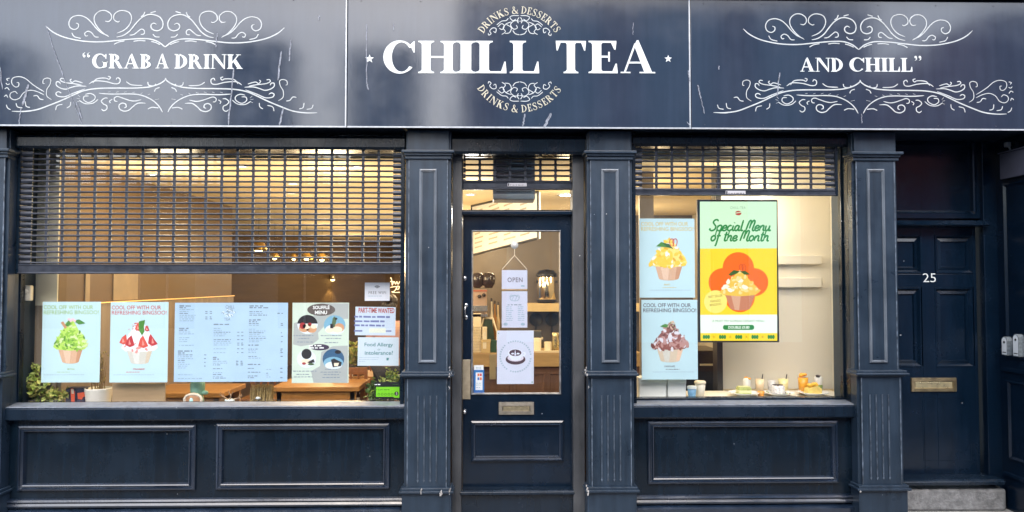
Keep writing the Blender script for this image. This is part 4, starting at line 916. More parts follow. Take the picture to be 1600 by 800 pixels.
for (ua, ub, vv) in ((464, 496, 525), (472, 490, 529.5), (470, 494, 535), (506, 540, 525), (514, 537, 529.5), (512, 534, 536), (464, 500, 580.5), (469, 489, 585.5), (465, 494, 589.5), (513, 532, 577.5), (506, 537, 582), (511, 535, 586), (509, 538, 590.5)):
    words_line(b, q2(ua, 0, YPO)[0], q2(ub, 0, YPO)[0], Z(vv, YPO, ua), .007, Y1 - .0003, 8, r_)
b.build("print", m6, o)
# notices at the right of the left window
o = sheet_thing("notice", 570, 441.5, 609, 470, YPO, mat("lavender white card", (.70, .73, .80), .4, var=.03), "small lavender white FREE WIFI card near the top corner of the window", "notice"); b = MB(); Y1 = YPO - .0009
for k, rr in enumerate((5, 3.4, 1.8)): b.ribbon(qs(ell(589.5, 451, rr, rr * .9, 8, 215, 325), YPO), .0045, Y1, 0, .9)
txt(b, "FREE WIFI", 576, 455, 603, 459.5, Y1, bold=.0, space=1.25); words_line(b, q2(578, 0, YPO)[0], q2(601, 0, YPO)[0], Z(463, YPO, 590), .005, Y1, 1, random.Random(2)); b.build("print", [INK, INKP], o)
o = sheet_thing("notice", 555, 479.5, 618, 524, YPO, mat("bluish note paper", (.56, .67, .80), .5, var=.03), "hand lettered PART-TIME WANTED note with red capitals", "notice", rot=.8); b = MB()
txt(b, "PART-TIME WANTED", 560, 481, 616, 489, Y1, 0, bold=.025); rr = random.Random(4)
for vv, ub in ((495, 612), (502, 604), (508.5, 604), (517, 574)): 
    words_line(b, q2(557, 0, YPO)[0], q2(ub, 0, YPO)[0], Z(vv + 1.5, YPO, 585), .016, Y1, 1, rr, 1.2)
b.flat(qs([(577, 513), (603, 512.5), (603, 520), (577, 520)], YPO), Y1, 2); words_line(b, q2(606, 0, YPO)[0], q2(616, 0, YPO)[0], Z(518, YPO, 585), .012, Y1, 1, rr); b.build("print", [ink("red marker", 165, 48, 36), ink("blue grey pen", 105, 115, 165), ink("cream patch", 215, 222, 205)], o)
o = sheet_thing("notice", 559, 527, 623, 571.5, YPO, mat("white blue card", (.58, .69, .78), .4, var=.02), "white card asking about food allergy or intolerance in teal letters", "notice", rot=.3); b = MB()
txt(b, "Food Allergy", 569.5, 535.5, 614, 543, Y1, bold=.012); txt(b, "or", 590, 545, 594.5, 547.5, Y1); txt(b, "intolerance?", 570, 548, 614, 554.5, Y1, bold=.012)
for vv, ub in ((559, 597), (562, 594), (565, 574)): words_line(b, q2(565, 0, YPO)[0], q2(ub, 0, YPO)[0], Z(vv, YPO, 585), .004, Y1, 1, rr)
b.flat(qs([(604, 559), (608, 559), (607, 563), (604, 563)], YPO), Y1, 0); b.build("print", [ink("teal ink", 70, 130, 135), INKP], o)
o = sheet_thing("hygiene_sticker", 586, 597, 627, 622.5, YPO, BLACK, "black and lime green rating sticker at the bottom corner of the left window", "sticker"); b = MB()
b.flat(qs([(587.5, 604.5), (626, 604.5), (626, 621.5), (616, 621.5), (614.5, 620), (587.5, 620)], YPO), Y1, 0); b.flat(qs(ell(619.5, 615, 3.2, 3.2), YPO), Y1 - .0003, 1); txt(b, "5", 618.4, 613, 620.6, 617, Y1 - .0006, 2)
for k in range(5): b.ribbon(qs(ell(592 + k * 5.2, 616, 1.6, 1.6, 10), YPO), .003, Y1 - .0003, 3, 1, closed=True)
words_line(b, q2(589, 0, YPO)[0], q2(612, 0, YPO)[0], Z(609.5, YPO, 600), .006, Y1 - .0003, 3, rr); words_line(b, q2(589, 0, YPO)[0], q2(598, 0, YPO)[0], Z(601.5, YPO, 600), .008, Y1, 2, rr); words_line(b, q2(617, 0, YPO)[0], q2(625, 0, YPO)[0], Z(601, YPO, 600), .005, Y1, 3, rr)
b.build("print", [ink("lime green", 120, 205, 30), BLACK, ink("white mark", 235, 240, 240), ink("dark green mark", 50, 110, 20)], o)
# the display screen
YSC = .165
SC = {k: mat("screen " + k, (.01, .01, .01), .3, var=0, emit=e * .55, ecol=c) for k, c, e in [("mint", (.66, .94, .64), .80), ("white", (.86, .97, .86), .84), ("yellow", (.98, .74, .02), .80), ("orange", (.95, .15, .0), .85), ("green", (.02, .27, .055), .75), ("cup", (.62, .24, .13), .8), ("cup pale", (.75, .42, .27), .8), ("mango", (.86, .56, .08), .85), ("mango pale", (.92, .74, .3), .85), ("cream", (.93, .9, .74), .85), ("leaf", (.04, .14, .02), .7), ("lemon", (.95, .85, .2), .82), ("grey", (.3, .42, .32), .7), ("red", (.5, .05, .03), .8), ("brown", (.38, .15, .01), .7)]}
x0, x1, z0, z1 = rect(1090.5, 312, 1216.5, 535, YSC); b = MB(); b.box(x0, x1, YSC, YSC + .035, z0, z1)
o = b.build("display_screen", BLACK, None, loc=((x0 + x1) / 2, YSC, z0), bevel=.004); tag(o, "tall lit screen advertising the Special Menu of the Month in yellow and mint", "screen")
keys = list(SC); b = MB(); K = {k: i for i, k in enumerate(keys)}; Y1 = YSC - .0005
def fs(pts, k, n=0): b.flat(qs(pts, YSC), Y1 - n * .0004, K[k])
fs([(1093.5, 315), (1213.5, 315), (1213.8, 388), (1093.8, 388.5)], "mint"); fs([(1093.8, 388.5), (1213.8, 388), (1214.3, 491.5), (1094.2, 492)], "yellow"); fs([(1094.2, 492), (1214.3, 491.5), (1214.4, 520.5), (1094.5, 520.5)], "white"); fs([(1094.5, 520.5), (1214.4, 520.5), (1214.5, 532.5), (1094.6, 532.5)], "yellow")
fs(ell(1153.5, 418.5, 24.5, 24.5, 30), "orange", 1); fs(ell(1129, 441, 22, 22, 30), "orange", 1.2); fs(ell(1178.5, 441, 22, 22, 30), "orange", 1.4); fs(ell(1156, 464, 23.5, 24, 30), "orange", 1.6)
cup(b, 1156.5, 460, 484, 23.5, 15.5, Y1 - .0012, K["cup"], K["cup pale"], K["cup"]); mo = mound(1155.5, 459, 424, 31); b.flat(qs(mo, YSC), Y1 - .0016, K["mango"]); dabs(b, [(p[0], p[1] - 1) for p in mo[:9]] + [(1155, 456)], [K["mango"], K["mango pale"], K["mango pale"], K["mango"], K["mango"], K["cream"]], 60, 5, Y1 - .0018, 8)
fs([(1138, 429), (1146, 422), (1156, 424), (1150, 428), (1142, 431)], "leaf", 7); fs([(1156, 424), (1164, 423), (1172, 429), (1163, 429)], "leaf", 7)
for k in range(2): b.ribbon(qs([(1157 + 4 * k, 424), (1155 + 4 * k, 416), (1158 + 4 * k, 413), (1161 + 4 * k, 417), (1160 + 4 * k, 424)], YSC), .005, Y1 - .003, K["red"], .8)
fs(ell(1118, 471.5, 18, 18, 30), "lemon", 3); txt(b, "MANGO", 1110, 468.5, 1126, 472, Y1 - .002, K["brown"], rot=.12); txt(b, "BINGSOO", 1109, 474, 1127, 477.5, Y1 - .002, K["brown"], rot=.12); txt(b, "BEST SELLER", 1107, 461, 1129, 464.5, Y1 - .002, K["brown"], rot=.12)
put_script(b, "Special Menu", q2(1105, 0, YSC)[0], q2(1199, 0, YSC)[0], Z(360.5, YSC, 1150), .043, Y1 - .0006, K["green"], .0138); put_script(b, "of the Month", q2(1106, 0, YSC)[0], q2(1196, 0, YSC)[0], Z(376.5, YSC, 1150), .043, Y1 - .0006, K["green"], .0138)
txt(b, "CHILL-TEA", 1141, 322.5, 1165, 326.5, Y1 - .0004, K["grey"], space=1.2); fs(ell(1153.5, 333, 5, 3.6, 14), "red", 1); fs([(1148.5, 332.5), (1158.5, 331), (1158.5, 332.2), (1148.5, 333.7)], "mint", 2)
for ua in (1134, 1162): b.ribbon(qs([(ua, 333), (ua + 10, 333)], YSC), .002, Y1 - .0004, K["grey"], smooth=False)
txt(b, "A MUST TRY KOREAN DESSERT MENU", 1113, 500, 1194, 503, Y1 - .0004, K["green"]); fs([(1133, 508)] + ell(1174.5, 511.5, 4, 4, 10, -90, 90) + ell(1133.5, 511.5, 4, 4, 10, 90, 270), "green", 1); txt(b, "DOUBLE £9.80", 1138, 509.3, 1171, 513.7, Y1 - .0008, K["white"], bold=.03)
for k in range(5):
    for j in range(3): fs(ell(1100 + k * 25.3 + j * 3.6, 526.5, 2, 3.4, 10), "green", 1 + j * .2)
    if k < 4:
        for j in range(4): a = R(45 * j); c = (1115.5 + k * 25.3, 526.5); b.ribbon(qs([(c[0] - 2.6 * math.cos(a), c[1] - 2.6 * math.sin(a)), (c[0] + 2.6 * math.cos(a), c[1] + 2.6 * math.sin(a))], YSC), .004, Y1 - .0004 - j * .0001, K["brown"], smooth=False)
b.build("picture", [SC[k] for k in keys], o)
b = MB()
for uu in (1116, 1172): p = P(uu, 312, YSC + .02); b.tube([(p.x, p.y, p.z), (p.x, p.y, 2.84)], .002, 6)
b.build("hanging_wire", BLACK, o)
# door: open sign, coffee poster, sticker
YO = YD + .034
t = thing("open_sign", P(804, 384, YO), "white OPEN sign hanging by a string from a suction hook on the door glass", "open sign")
def card(u0, v0, u1, v1, m, nm): x0, x1, z0, z1 = rect(u0, v0, u1, v1, YO); b = MB(); b.box(x0, x1, YO, YO + .003, z0, z1); return b.build(nm, m, t, bevel=.001)
LAV = mat("lavender white board", (.54, .57, .70), .5, var=.03)
c = card(784, 422, 824, 451.5, LAV, "board"); b = MB(); Y1 = YO - .0008; txt(b, "OPEN", 793, 433.5, 816.5, 441, Y1, bold=.01, space=1.1); b.ribbon(qs([(786, 424), (786, 450)], YO), .003, Y1, 1, smooth=False); words_line(b, q2(814, 0, YO)[0], q2(822, 0, YO)[0], Z(448, YO), .014, Y1, 1, rr); b.build("print", [ink("warm grey ink", 95, 85, 95), INKP], c)
c = card(784, 455, 824, 512, LAV, "board"); b = MB()
for vv in range(478, 502, 3): words_line(b, q2(791, 0, YO)[0], q2(791 + rr.uniform(8, 11), 0, YO)[0], Z(vv + 2, YO), .007, Y1, 1, rr); words_line(b, q2(809, 0, YO)[0], q2(819, 0, YO)[0], Z(vv + 2, YO), .007, Y1, 1, rr)
words_line(b, q2(793, 0, YO)[0], q2(815, 0, YO)[0], Z(477, YO), .008, Y1, 0, rr); b.ribbon(qs(ell(804, 466, 7, 4.2, 14), YO), .005, Y1, 1, 1, closed=True)
for du in (-5, 0, 5): b.ribbon(qs([(804 + du - 3, 464), (804 + du, 461), (804 + du + 3, 464), (804 + du, 470)], YO), .004, Y1 - .0003, 1)
for du in (790, 817): b.flat(qs(ell(du, 506.5, 3.5, 2.4, 10), YO), Y1, 1)
b.build("print", [INKL, INKP], c)
a = P(804, 384, YO); l_, r2 = P(784.5, 421, YO), P(823.5, 421, YO); k1 = P(804, 399, YO)
b = MB(); b.tube([a, k1], .003, 6); b.tube([k1, l_], .003, 6); b.tube([k1, r2], .003, 6)
for uu in (786, 822): p, q = P(uu, 451, YO), P(uu, 456, YO); b.tube([p, q], .002, 6)
b.build("string", mat("cream cord", (.66, .6, .48), .8), t)
p = P(784, 453.2, YO); q = P(824, 453.2, YO); b = MB(); b.tube([p, q], .006, 8); b.build("rod", mat("wood dowel", (.42, .28, .14), .6), t)
b = MB(); b.lathe([(0, .012), (.012, .012), (.016, .006), (.03, .002), (.031, 0)], (a.x, YO - .004, a.z + .005), 18, axis='y'); b.build("suction_cup", mat("clear rubber", (.6, .6, .58), .15), t)
o = sheet_thing("coffee_poster", 776.5, 516.5, 834, 600, YO, mat("white blue sheet", (.57, .62, .76), .5, var=.02), "white poster with a brown latte cup in a ring of small print on the door", "poster"); b = MB()
fs2 = lambda pts, m, n: b.flat(qs(pts, YO), Y1 - n * .0004, m)
fs2(ell(805.5, 561.5, 15.5, 8.2, 28), 0, 0); fs2(ell(805.5, 559.2, 12.6, 5.6, 28), 2, .4)
fs2([(794, 551)] + ell(805, 554, 11.5, 12, 16, 178, 2)[::-1][:0] + [(817, 551), (816, 557), (812, 562), (806, 563.5), (799, 562), (795, 557)], 1, 1); fs2(ell(805, 551, 11.2, 6, 24), 1, 1.5); fs2(ell(805.2, 551.2, 9.6, 5.2, 24), 0, 2)
b.ribbon(qs([(815, 557), (819, 555), (820.5, 552), (817.5, 550.5)], YO), .01, Y1 - .0009, 1, .8)
fs2([(805, 546), (806.2, 553), (803.8, 553)], 1, 2.5); fs2(ell(801, 552.5, 2.4, 1.3, 12), 1, 2.5); fs2(ell(809.5, 552.5, 2.4, 1.3, 12), 1, 2.5); fs2(ell(805.2, 554.5, 1.7, 1.2, 12), 1, 2.6)
for k in range(40):
    if k in (0, 13, 26): continue
    a_ = R(k * 9); c_, s_ = math.cos(a_), math.sin(a_); uc, vc = 805.5 + 24 * c_, 557 + 24 * s_; fs2([(uc - s_ * 1.1 - c_ * 1.3, vc + c_ * 1.1 - s_ * 1.3), (uc + s_ * 1.1 - c_ * 1.3, vc - c_ * 1.1 - s_ * 1.3), (uc + s_ * .8 + c_ * 1.3, vc - c_ * .8 + s_ * 1.3), (uc - s_ * 1.1 + c_ * 1.0, vc + c_ * 1.1 + s_ * 1.0)], 3, 0)
fs2(ell(831.5, 597, 1.1, 1.1, 8), 4, 0); fs2([(831.2, 573), (831.6, 573), (831.6, 593), (831.2, 593)], 3, 0); fs2([(778.5, 520), (779.8, 520), (779.8, 521.5), (778.5, 521.5)], 4, 0)
b.build("print", [ink("coffee brown", 70, 54, 66), ink("white cup print", 212, 220, 238), ink("brown saucer light", 205, 200, 215), INKP, ink("teal dot", 40, 130, 130)], o)
o = sheet_thing("sticker", 740, 577.5, 756.5, 615, YO, mat("vivid blue card", (.02, .17, .50), .4, var=.03), "small blue and white payment sticker low on the door glass", "sticker"); b = MB()
fs2([(740.5, 570.5), (755.5, 570.5), (755.5, 578), (740.5, 578)], 0, 0); fs2([(743.5, 582), (754, 582), (754, 609.5), (743, 609.5)], 0, 0)
for du, dv, m in ((746, 583.5, 1), (749.7, 583.5, 2), (746, 589.5, 3), (749.7, 589.5, 1)): fs2([(du, dv), (du + 3.1, dv), (du + 3.1, dv + 4.4), (du, dv + 4.4)], m, 1)
for vv in (573.5, 575.5, 598, 601, 605): words_line(b, q2(745, 0, YO)[0], q2(752, 0, YO)[0], Z(vv + 1, YO), .005, Y1 - .0004, 4, rr)
fs2([(741, 610.5), (755.5, 610.5), (755.5, 614), (741, 614)], 3, 0); b.build("print", [ink("white label", 225, 230, 235), ink("orange square", 220, 120, 70), ink("red square", 200, 80, 90), ink("blue square", 60, 110, 190), INKP], o)

# ================================================================== THINGS INSIDE THE SHOP AND ON ITS SHELVES
def foliage(b, c, rx, ry, rz, n, s, ms, seed):
    """leaf-sized bent faces through the volume of a plant"""
    r_ = random.Random(seed)
    cl = [(r_.gauss(0, .55), r_.gauss(0, .5), r_.gauss(0, .5)) for _ in range(max(4, n // 22))]
    for i in range(n):
        k = r_.choice(cl); p = Vector((c[0] + rx * max(-1, min(1, k[0] + r_.gauss(0, .22))), c[1] + ry * max(-1, min(1, k[1] + r_.gauss(0, .22))), c[2] + rz * max(-1, min(1, k[2] + r_.gauss(0, .22)))))
        d = Vector((r_.gauss(0, 1), r_.gauss(-.3, 1), r_.gauss(.5, .8))).normalized(); sd_ = d.orthogonal().normalized(); sd_ = (sd_ * math.cos(i) + d.cross(sd_) * math.sin(i)); n_ = d.cross(sd_); L = s * r_.uniform(.6, 1.3); w = L * .42
        b.add([p, p + d * L * .45 + sd_ * w + n_ * L * .1, p + d * L, p + d * L * .45 - sd_ * w + n_ * L * .1, p + d * L * .5 - n_ * L * .05], [(0, 1, 4), (1, 2, 4), (2, 3, 4), (3, 0, 4)], r_.choice(ms))
LF = [mat("leaf green", (.24, .34, .06), .5, var=.3, scale=20), mat("young leaf", (.42, .48, .13), .5, var=.2, scale=20), mat("dark leaf", (.08, .16, .04), .5, var=.3, scale=20), mat("yellow leaf", (.38, .34, .10), .5, var=.2)]
ZS = Z(632, .2)                        # top of the left window shelf
def on(u, Y): return X(u, Y, 610)
SC2 = lambda Y: (Y + 5.8) / FPX        # metres per pixel at the depth Y
def pot_plant(name, u, Y, potv, ptop, fc, fr, n, s, label, ms, potm=None, seed=0, z0=None):
    x = on(u, Y); k = SC2(Y); z0 = ZS if z0 is None else z0; t = thing(name, (x, Y, z0), label, "plant", "leafy plants in the left window")
    b = MB(); h = ptop * k; w = potv * k; b.lathe([(0, 0), (w * .75, 0), (w, h), (w * .9, h), (w * .85, h * .8), (0, h * .8)], (x, Y, z0), 18); b.build("pot", potm or mat("dark plant pot", (.05, .045, .04), .6), t)
    b = MB(); 
    for j in range(7): a = j * .9; b.tube([(x, Y, z0 + h * .8), (x + math.cos(a) * fr[0] * k * .3, Y + math.sin(a) * .02, z0 + fc[1] * k)], .003, 5)
    b.build("stem", LF[2], t)
    b = MB(); foliage(b, (x + fc[0] * k, Y, z0 + fc[1] * k), fr[0] * k, fr[2] * k, fr[1] * k, n, s, ms, seed); b.build("foliage", LF, t); return t
pot_plant("leafy_plant", 52, .27, 9, 9, (-1, 31), (25, 27, 15), 620, .042, "bushy yellow green plant in the left corner of the left window", [0, 1, 1, 3], seed=1)
pot_plant("leafy_plant", 88, .26, 9, 8, (0, 15), (19, 15, 12), 380, .036, "low green plant beside the dark red printed box", [0, 1, 3, 1], seed=2)
pot_plant("leafy_plant", 614, .26, 7, 6, (-4, 34), (16, 24, 12), 380, .03, "leafy plant behind the food allergy card", [0, 1, 1, 2], seed=3)
pot_plant("leafy_plant", 582, .30, 6, 6, (0, 16), (9, 22, 10), 150, .045, "dark green plant by the lime green sticker", [2, 2, 0], seed=4)
t = pot_plant("hanging_plant", 560, 3.1, 12, 14, (0, 30), (22, 17, 20), 300, .07, "yellow green plant standing on the far wooden table between two posters", [1, 3, 0], seed=5, z0=.75)
# dark printed box
x = on(120, .25); k = SC2(.25); b = MB(); b.box(on(105, .25), on(135, .25), .23, .31, ZS, ZS + 27 * k)
o = b.build("gift_box", mat("ink blue box", (.03, .028, .06), .5), None, loc=(x, .25, ZS), bevel=.003); o.rotation_euler.z = 0; tag(o, "dark blue box printed with orange red figures beside the white pot", "box")
b = MB(); f = lambda u, v: (on(u, .229), Z(v, .229))
for pts in ([(110, 606), (114, 604), (117, 610), (117, 628), (112, 628)], [(121, 612), (135, 610), (135, 616), (130, 618), (128, 622), (122, 621)]): b.flat([f(*p) for p in pts], .2285, 0)
b.flat([f(111, 606), f(115, 606), f(116, 613), f(112, 613)], .228, 1); b.ribbon([f(109, 625), f(110, 606), f(114, 604), f(119, 608), f(119, 626)], .006, .2275, 2); b.build("print", [ink("orange red print", 200, 85, 55), ink("pale print", 190, 180, 160), BLACK], o)
# white ribbed pot with dry stalks
x = on(154, .26); z0 = ZS; t = thing("white_pot", (x, .26, z0), "white ribbed pot with a dry brown stalk between the first two posters", "plant pot")
pr = [(0, 0), (16.5 * k, 0)] + [((16.5 + 2.6 * i / 12 + (.35 if i % 2 else 0)) * k, (1 + i * 1.9) * k) for i in range(13)] + [(19.8 * k, 26 * k), (18 * k, 26 * k), (17.5 * k, 22 * k), (0, 22 * k)]
b = MB(); b.lathe(pr, (x, .26, z0), 28); b.build("pot", mat("ivory ceramic", (.66, .63, .56), .35, var=.06), t)
b = MB(); r_ = random.Random(3)
for j in range(16): a = r_.uniform(0, 6.3); rr = r_.uniform(0, .05); b.tube([(x + rr * math.cos(a), .26 + rr * math.sin(a), z0 + .1), (x + rr * math.cos(a) * 1.3 + r_.gauss(.01, .02), .26 + rr * math.sin(a), z0 + r_.uniform(.15, .42))], .004, 5, r1=.0015)
for j in range(60): p = (x + r_.gauss(.012, .025), .26 + r_.gauss(0, .02), z0 + r_.uniform(.12, .43)); b.ball(p, .008, .006, .011, 1, 6)
b.build("dry_stalk", [mat("dry stalk", (.22, .14, .06), .8), mat("dry seed head", (.34, .25, .10), .8, var=.3, scale=40)], t)
# brown board leaning at the bottom of the window
b = MB(); b.box(on(176, .22), on(259, .22), .21, .225, ZS, ZS + 34 * k); o = b.build("wooden_board", mat("light brown board", (.36, .25, .14), .6, var=.15, scale=3, stretch=(1, 1, 6)), None, loc=(on(218, .22), .22, ZS), bevel=.003); tag(o, "light brown wooden board under the strawberry poster", "board")
# mint ornament with its pinkish ring
x = on(305, .25); t = thing("mint_ornament", (x, .25, ZS), "mint green ornament with a brown and cream ring under the price list", "ornament")
b = MB(); b.lathe([(0, 0), (9 * k, 0), (10 * k, 6 * k), (8 * k, 14 * k), (10.5 * k, 20 * k), (11 * k, 32 * k), (7 * k, 40 * k), (0, 42 * k)], (x + 2 * k, .27, ZS), 18); b.ball((x + 14 * k, .26, ZS + 18 * k), 6 * k, .02, 3.5 * k); b.build("body", mat("mint ceramic", (.22, .42, .32), .4), t)
b = MB(); pts = [(x + 13 * k * math.cos(a * math.pi / 12), .21, ZS + 8.5 * k + 8.5 * k * math.sin(a * math.pi / 12)) for a in range(25)]; b.tube(pts, 2.2 * k, 8, 0, cap=False); b.lathe([(0, .012), (10.5 * k, .012), (11.5 * k, 0)], (x, .215, ZS + 8 * k), 24, 1, 'y'); b.ball((x - 2 * k, .2, ZS + 6 * k), 3.2 * k, .01, 6 * k, 2); b.build("ring", [mat("cream rim", (.68, .6, .48), .5), mat("caramel face", (.42, .21, .10), .5), mat("aqua drop", (.4, .68, .66), .3)], t)
# antler twig vase, straw block
x = on(359, .25); t = thing("twig_vase", (x, .25, ZS), "small white vase holding a bare antler shaped twig", "vase"); b = MB(); b.lathe([(0, 0), (8.5 * k, 0), (7 * k, 8 * k), (6 * k, 8 * k), (6 * k, 2 * k), (0, 2 * k)], (x, .25, ZS), 16); b.build("vase", mat("pale blue ceramic", (.55, .66, .72), .3), t)
b = MB(); tw = [[(0, 5), (-6, 10), (-12, 13), (-14, 19)], [(-9, 11.5), (-10, 17)], [(0, 5), (2, 14), (6, 20)], [(2, 13), (-1, 18), (-2, 21)], [(1, 6), (9, 9), (16, 11), (18, 16)], [(12, 10), (17, 8)], [(14, 11), (15, 17)], [(16, 12), (20, 13)], [(-12, 13), (-16, 15)]]
for s_ in tw: b.tube(cr_curve([(x + p[0] * k, .25, ZS + p[1] * k) for p in s_], 3), .005, 6, r1=.0025)
b.build("twig", mat("bare twig", (.4, .27, .17), .8), t)
x = on(409, .26); t = thing("straw_bundle", (x, .26, ZS), "short tied bundle of golden straw beside the twig vase", "straw bundle"); b = MB(); r_ = random.Random(6)
for j in range(260): a = r_.uniform(-16, 16); yy = .26 + r_.uniform(-.04, .04); b.tube([(x + a * k, yy, ZS + r_.uniform(0, .02)), (x + (a + r_.gauss(0, 1.2)) * k, yy, ZS + r_.uniform(24, 31) * k)], .0022, 4)
b.build("straw", mat("golden straw", (.40, .29, .12), .8, var=.35, scale=60), t); b = MB(); b.ball((x - 2 * k, .2, ZS + 11 * k), 4 * k, .006, 2 * k); b.build("tag", WHITEV, t)
# sensor on the window edge
x0, x1, z0, z1 = rect(34, 446, 49, 470, .16); b = MB(); b.box(x0, x1, .15, .19, z0, z1); b.lathe([(0, .01), (.018, .008), (.022, 0)], ((x0 + x1) / 2, .15, (z0 + z1) / 2 + .01), 16, axis='y'); o = b.build("wall_sensor", mat("cream plastic", (.62, .58, .48), .4), None, loc=((x0 + x1) / 2, .17, z0), bevel=.012, seg=3); tag(o, "rounded cream sensor box at the upper left corner of the left window", "sensor")

# tables and chairs behind the left window
WOOD = mat("honey oak", (.40, .20, .06), .4, var=.2, scale=3, stretch=(1.2, 9, 9)); WOODD = mat("brown beech", (.24, .105, .035), .45, var=.2, scale=4, stretch=(6, 6, 1))
def table(x0, x1, y0, y1, label):
    t = thing("wooden_table", ((x0 + x1) / 2, (y0 + y1) / 2, .02), label, "table", "oak tables inside the left window")
    b = MB(); b.box(x0, x1, y0, y1, .70, .75); b.build("tabletop", WOOD, t, bevel=.006)
    b = MB(); b.box(x0 + .05, x1 - .05, y0 + .03, y0 + .06, .60, .70); b.box(x0 + .05, x1 - .05, y1 - .06, y1 - .03, .60, .70); b.build("apron", WOOD, t)
    for xx in (x0 + .04, x1 - .1):
        for yy in (y0 + .03, y1 - .09): b = MB(); b.box(xx, xx + .06, yy, yy + .06, .02, .70); b.build("leg", WOOD, t, bevel=.004)
def chair(x, y, rz, label):
    t = thing("wooden_chair", (x, y, .02), label, "chair", "wooden chairs inside the left window")
    def W_(p): return (x + p[0], y + p[1], .02 + p[2])
    def bx(nm, *bs):
        b = MB()
        for q in bs: b.box(x + q[0], x + q[1], y + q[2], y + q[3], .02 + q[4], .02 + q[5])
        b.build(nm, WOODD, t, bevel=.004)
    bx("seat", (-.21, .21, -.21, .21, .42, .45)); bx("backrest", (-.2, .2, .18, .2, .78, .86), (-.2, .2, .18, .2, .52, .56), *[(-.17 + i * .085, -.145 + i * .085, .18, .198, .56, .78) for i in range(5)])
    for sx in (-.2, .165):
        bx("leg", (sx, sx + .035, -.2, -.165, 0, .42)); bx("leg", (sx, sx + .035, .175, .21, 0, .86))
    t.rotation_euler.z = rz; return t
Yt = 2.1; table(X(426, Yt), X(562, Yt), Yt, Yt + .7, "oak table under the four pancake photographs, nearer the door")
table(X(215, 1.7), X(350, 1.7), 1.7, 2.4, "oak table behind the mint ornament, nearer the left wall")
table(X(520, 3.2), X(640, 3.2), 2.95, 3.6, "oak table carrying a yellow green plant, farther back than the other two")
chair(X(552, 2.9), 2.55, 0, "slatted wooden chair seen between the pancake menu and the notices")
chair(X(395, 2.9), 3.3, 0, "slatted wooden chair behind the price list"); chair(X(255, 2.7), 3.1, .3, "slatted wooden chair by the left wall")
# pendant lamps at the back
GOLD = mat("brushed gold shade", (.72, .47, .12), .25, .9); BULB = mat("lit warm bulb", (1, .8, .4), .5, var=0, emit=9, ecol=(1, .74, .32))
def pendant(u, v, Y, r_, label):
    p = P(u, v, Y); t = thing("pendant_lamp", (p.x, p.y, p.z), label, "pendant lamp", "gold pendant lamps at the back of the shop")
    b = MB(); b.lathe([(r_ * .25, r_ * 1.1), (r_ * .5, r_ * .9), (r_, 0), (r_ * .96, 0), (r_ * .4, r_ * .85)], p, 16); b.build("lamp_shade", GOLD, t)
    b = MB(); b.ball((p.x, p.y, p.z + r_ * .2), r_ * .42, r_ * .42, r_ * .42); b.build("bulb", BULB, t)
    b = MB(); b.tube([(p.x, p.y, p.z + r_ * 1.1), (p.x, p.y, CEIL)], .004, 5); b.build("cord", BLACK, t)
for (u, v, Y, r_) in ((334, 385, 6.2, .09), (347, 408, 8.0, .10), (404, 392, 6.0, .15), (429, 404, 7.0, .10), (459, 405, 7.8, .09), (479, 405, 7.2, .11), (503, 406, 8.0, .12)): pendant(u, v, Y, r_, "gold shaded pendant lamp with a lit bulb at the back of the shop")
# ceiling lights
def downlight(p, r_, label, em="lit downlight", e=14):
    t = thing("ceiling_light", p, label, "ceiling light", "round downlights in the shop ceiling"); b = MB(); b.lathe([(r_ * 1.35, 0), (r_ * 1.3, -.012), (r_, -.014), (r_, -.002)], p, 20); b.build("ring", WHITET, t)
    b = MB(); b.lathe([(r_, -.006), (0, -.006)], p, 18); b.build("diffuser", mat(em, (1, .9, .7), .5, var=0, emit=e, ecol=(1, .86, .58)), t)
for (u, v) in ((377, 258.5), (455.6, 300.5), (559, 260), (458, 286), (240, 272)):
    p = PZ(u, v, CEIL - .001); downlight(p, .045, "small round warm downlight in the cream ceiling over the left window")
p = PZ(735, 303, CEIL - .001); downlight(p, .05, "round downlight seen at the left end of the glass above the shop door")
p = PZ(888, 303.5, CEIL - .001); downlight(p, .10, "large glaring light seen at the right end of the glass above the shop door", "glaring lamp", 40)
b = MB(); b.box(XW1 + .0305, XW1 + .05, .34, 4.24, 1.662, 1.672); tag(b.build("light_strip", mat("warm light strip", (1, .6, .2), .5, var=0, emit=.15, ecol=(1, .6, .2)), None, loc=(XW1, 2, 1.662)), "thin warm light strip along the top of the left wall boards", "light strip")
# wall washer on the back wall and the glowing script sign
A_, Bp = Vector((-6.9, 8.3)), Vector((-2.7, 13.2)); nn = Vector((Bp.y - A_.y, -(Bp.x - A_.x))).normalized()
def wallpt(u, v, off=.03):
    d = ray(u, v); num = (Vector((A_.x - CAM.x, A_.y - CAM.y))).dot(nn) + off; t = num / Vector((d.x, d.y)).dot(nn); return CAM + d * t
p = wallpt(520, 437, .12); t = thing("wall_spotlight", p, "small bright spotlight shining down the brown back wall", "spotlight"); b = MB(); b.lathe([(.03, .12), (.05, .12), (.06, 0), (.05, 0)], p, 14); b.build("housing", BRASSB, t); b = MB(); b.ball((p.x, p.y, p.z + .01), .05, .05, .04); b.build("bulb", BULB, t)
l = bpy.data.lights.new("wall spotlight", 'SPOT'); l.energy = 30; l.color = (1, .7, .3); l.spot_size = R(70); l.spot_blend = .4; l.shadow_soft_size = .04; lo = bpy.data.objects.new("wall_spotlight_beam", l); COL.objects.link(lo); lo.location = (p.x, p.y, p.z - .02); lo.parent = None
NE = mat("glowing tube", (1, .8, .5), .5, var=0, emit=1.1, ecol=(1, .72, .38)); b = MB()
def nw(u, v): p = P(u, v, 13.1); return (p.x, p.y, p.z)
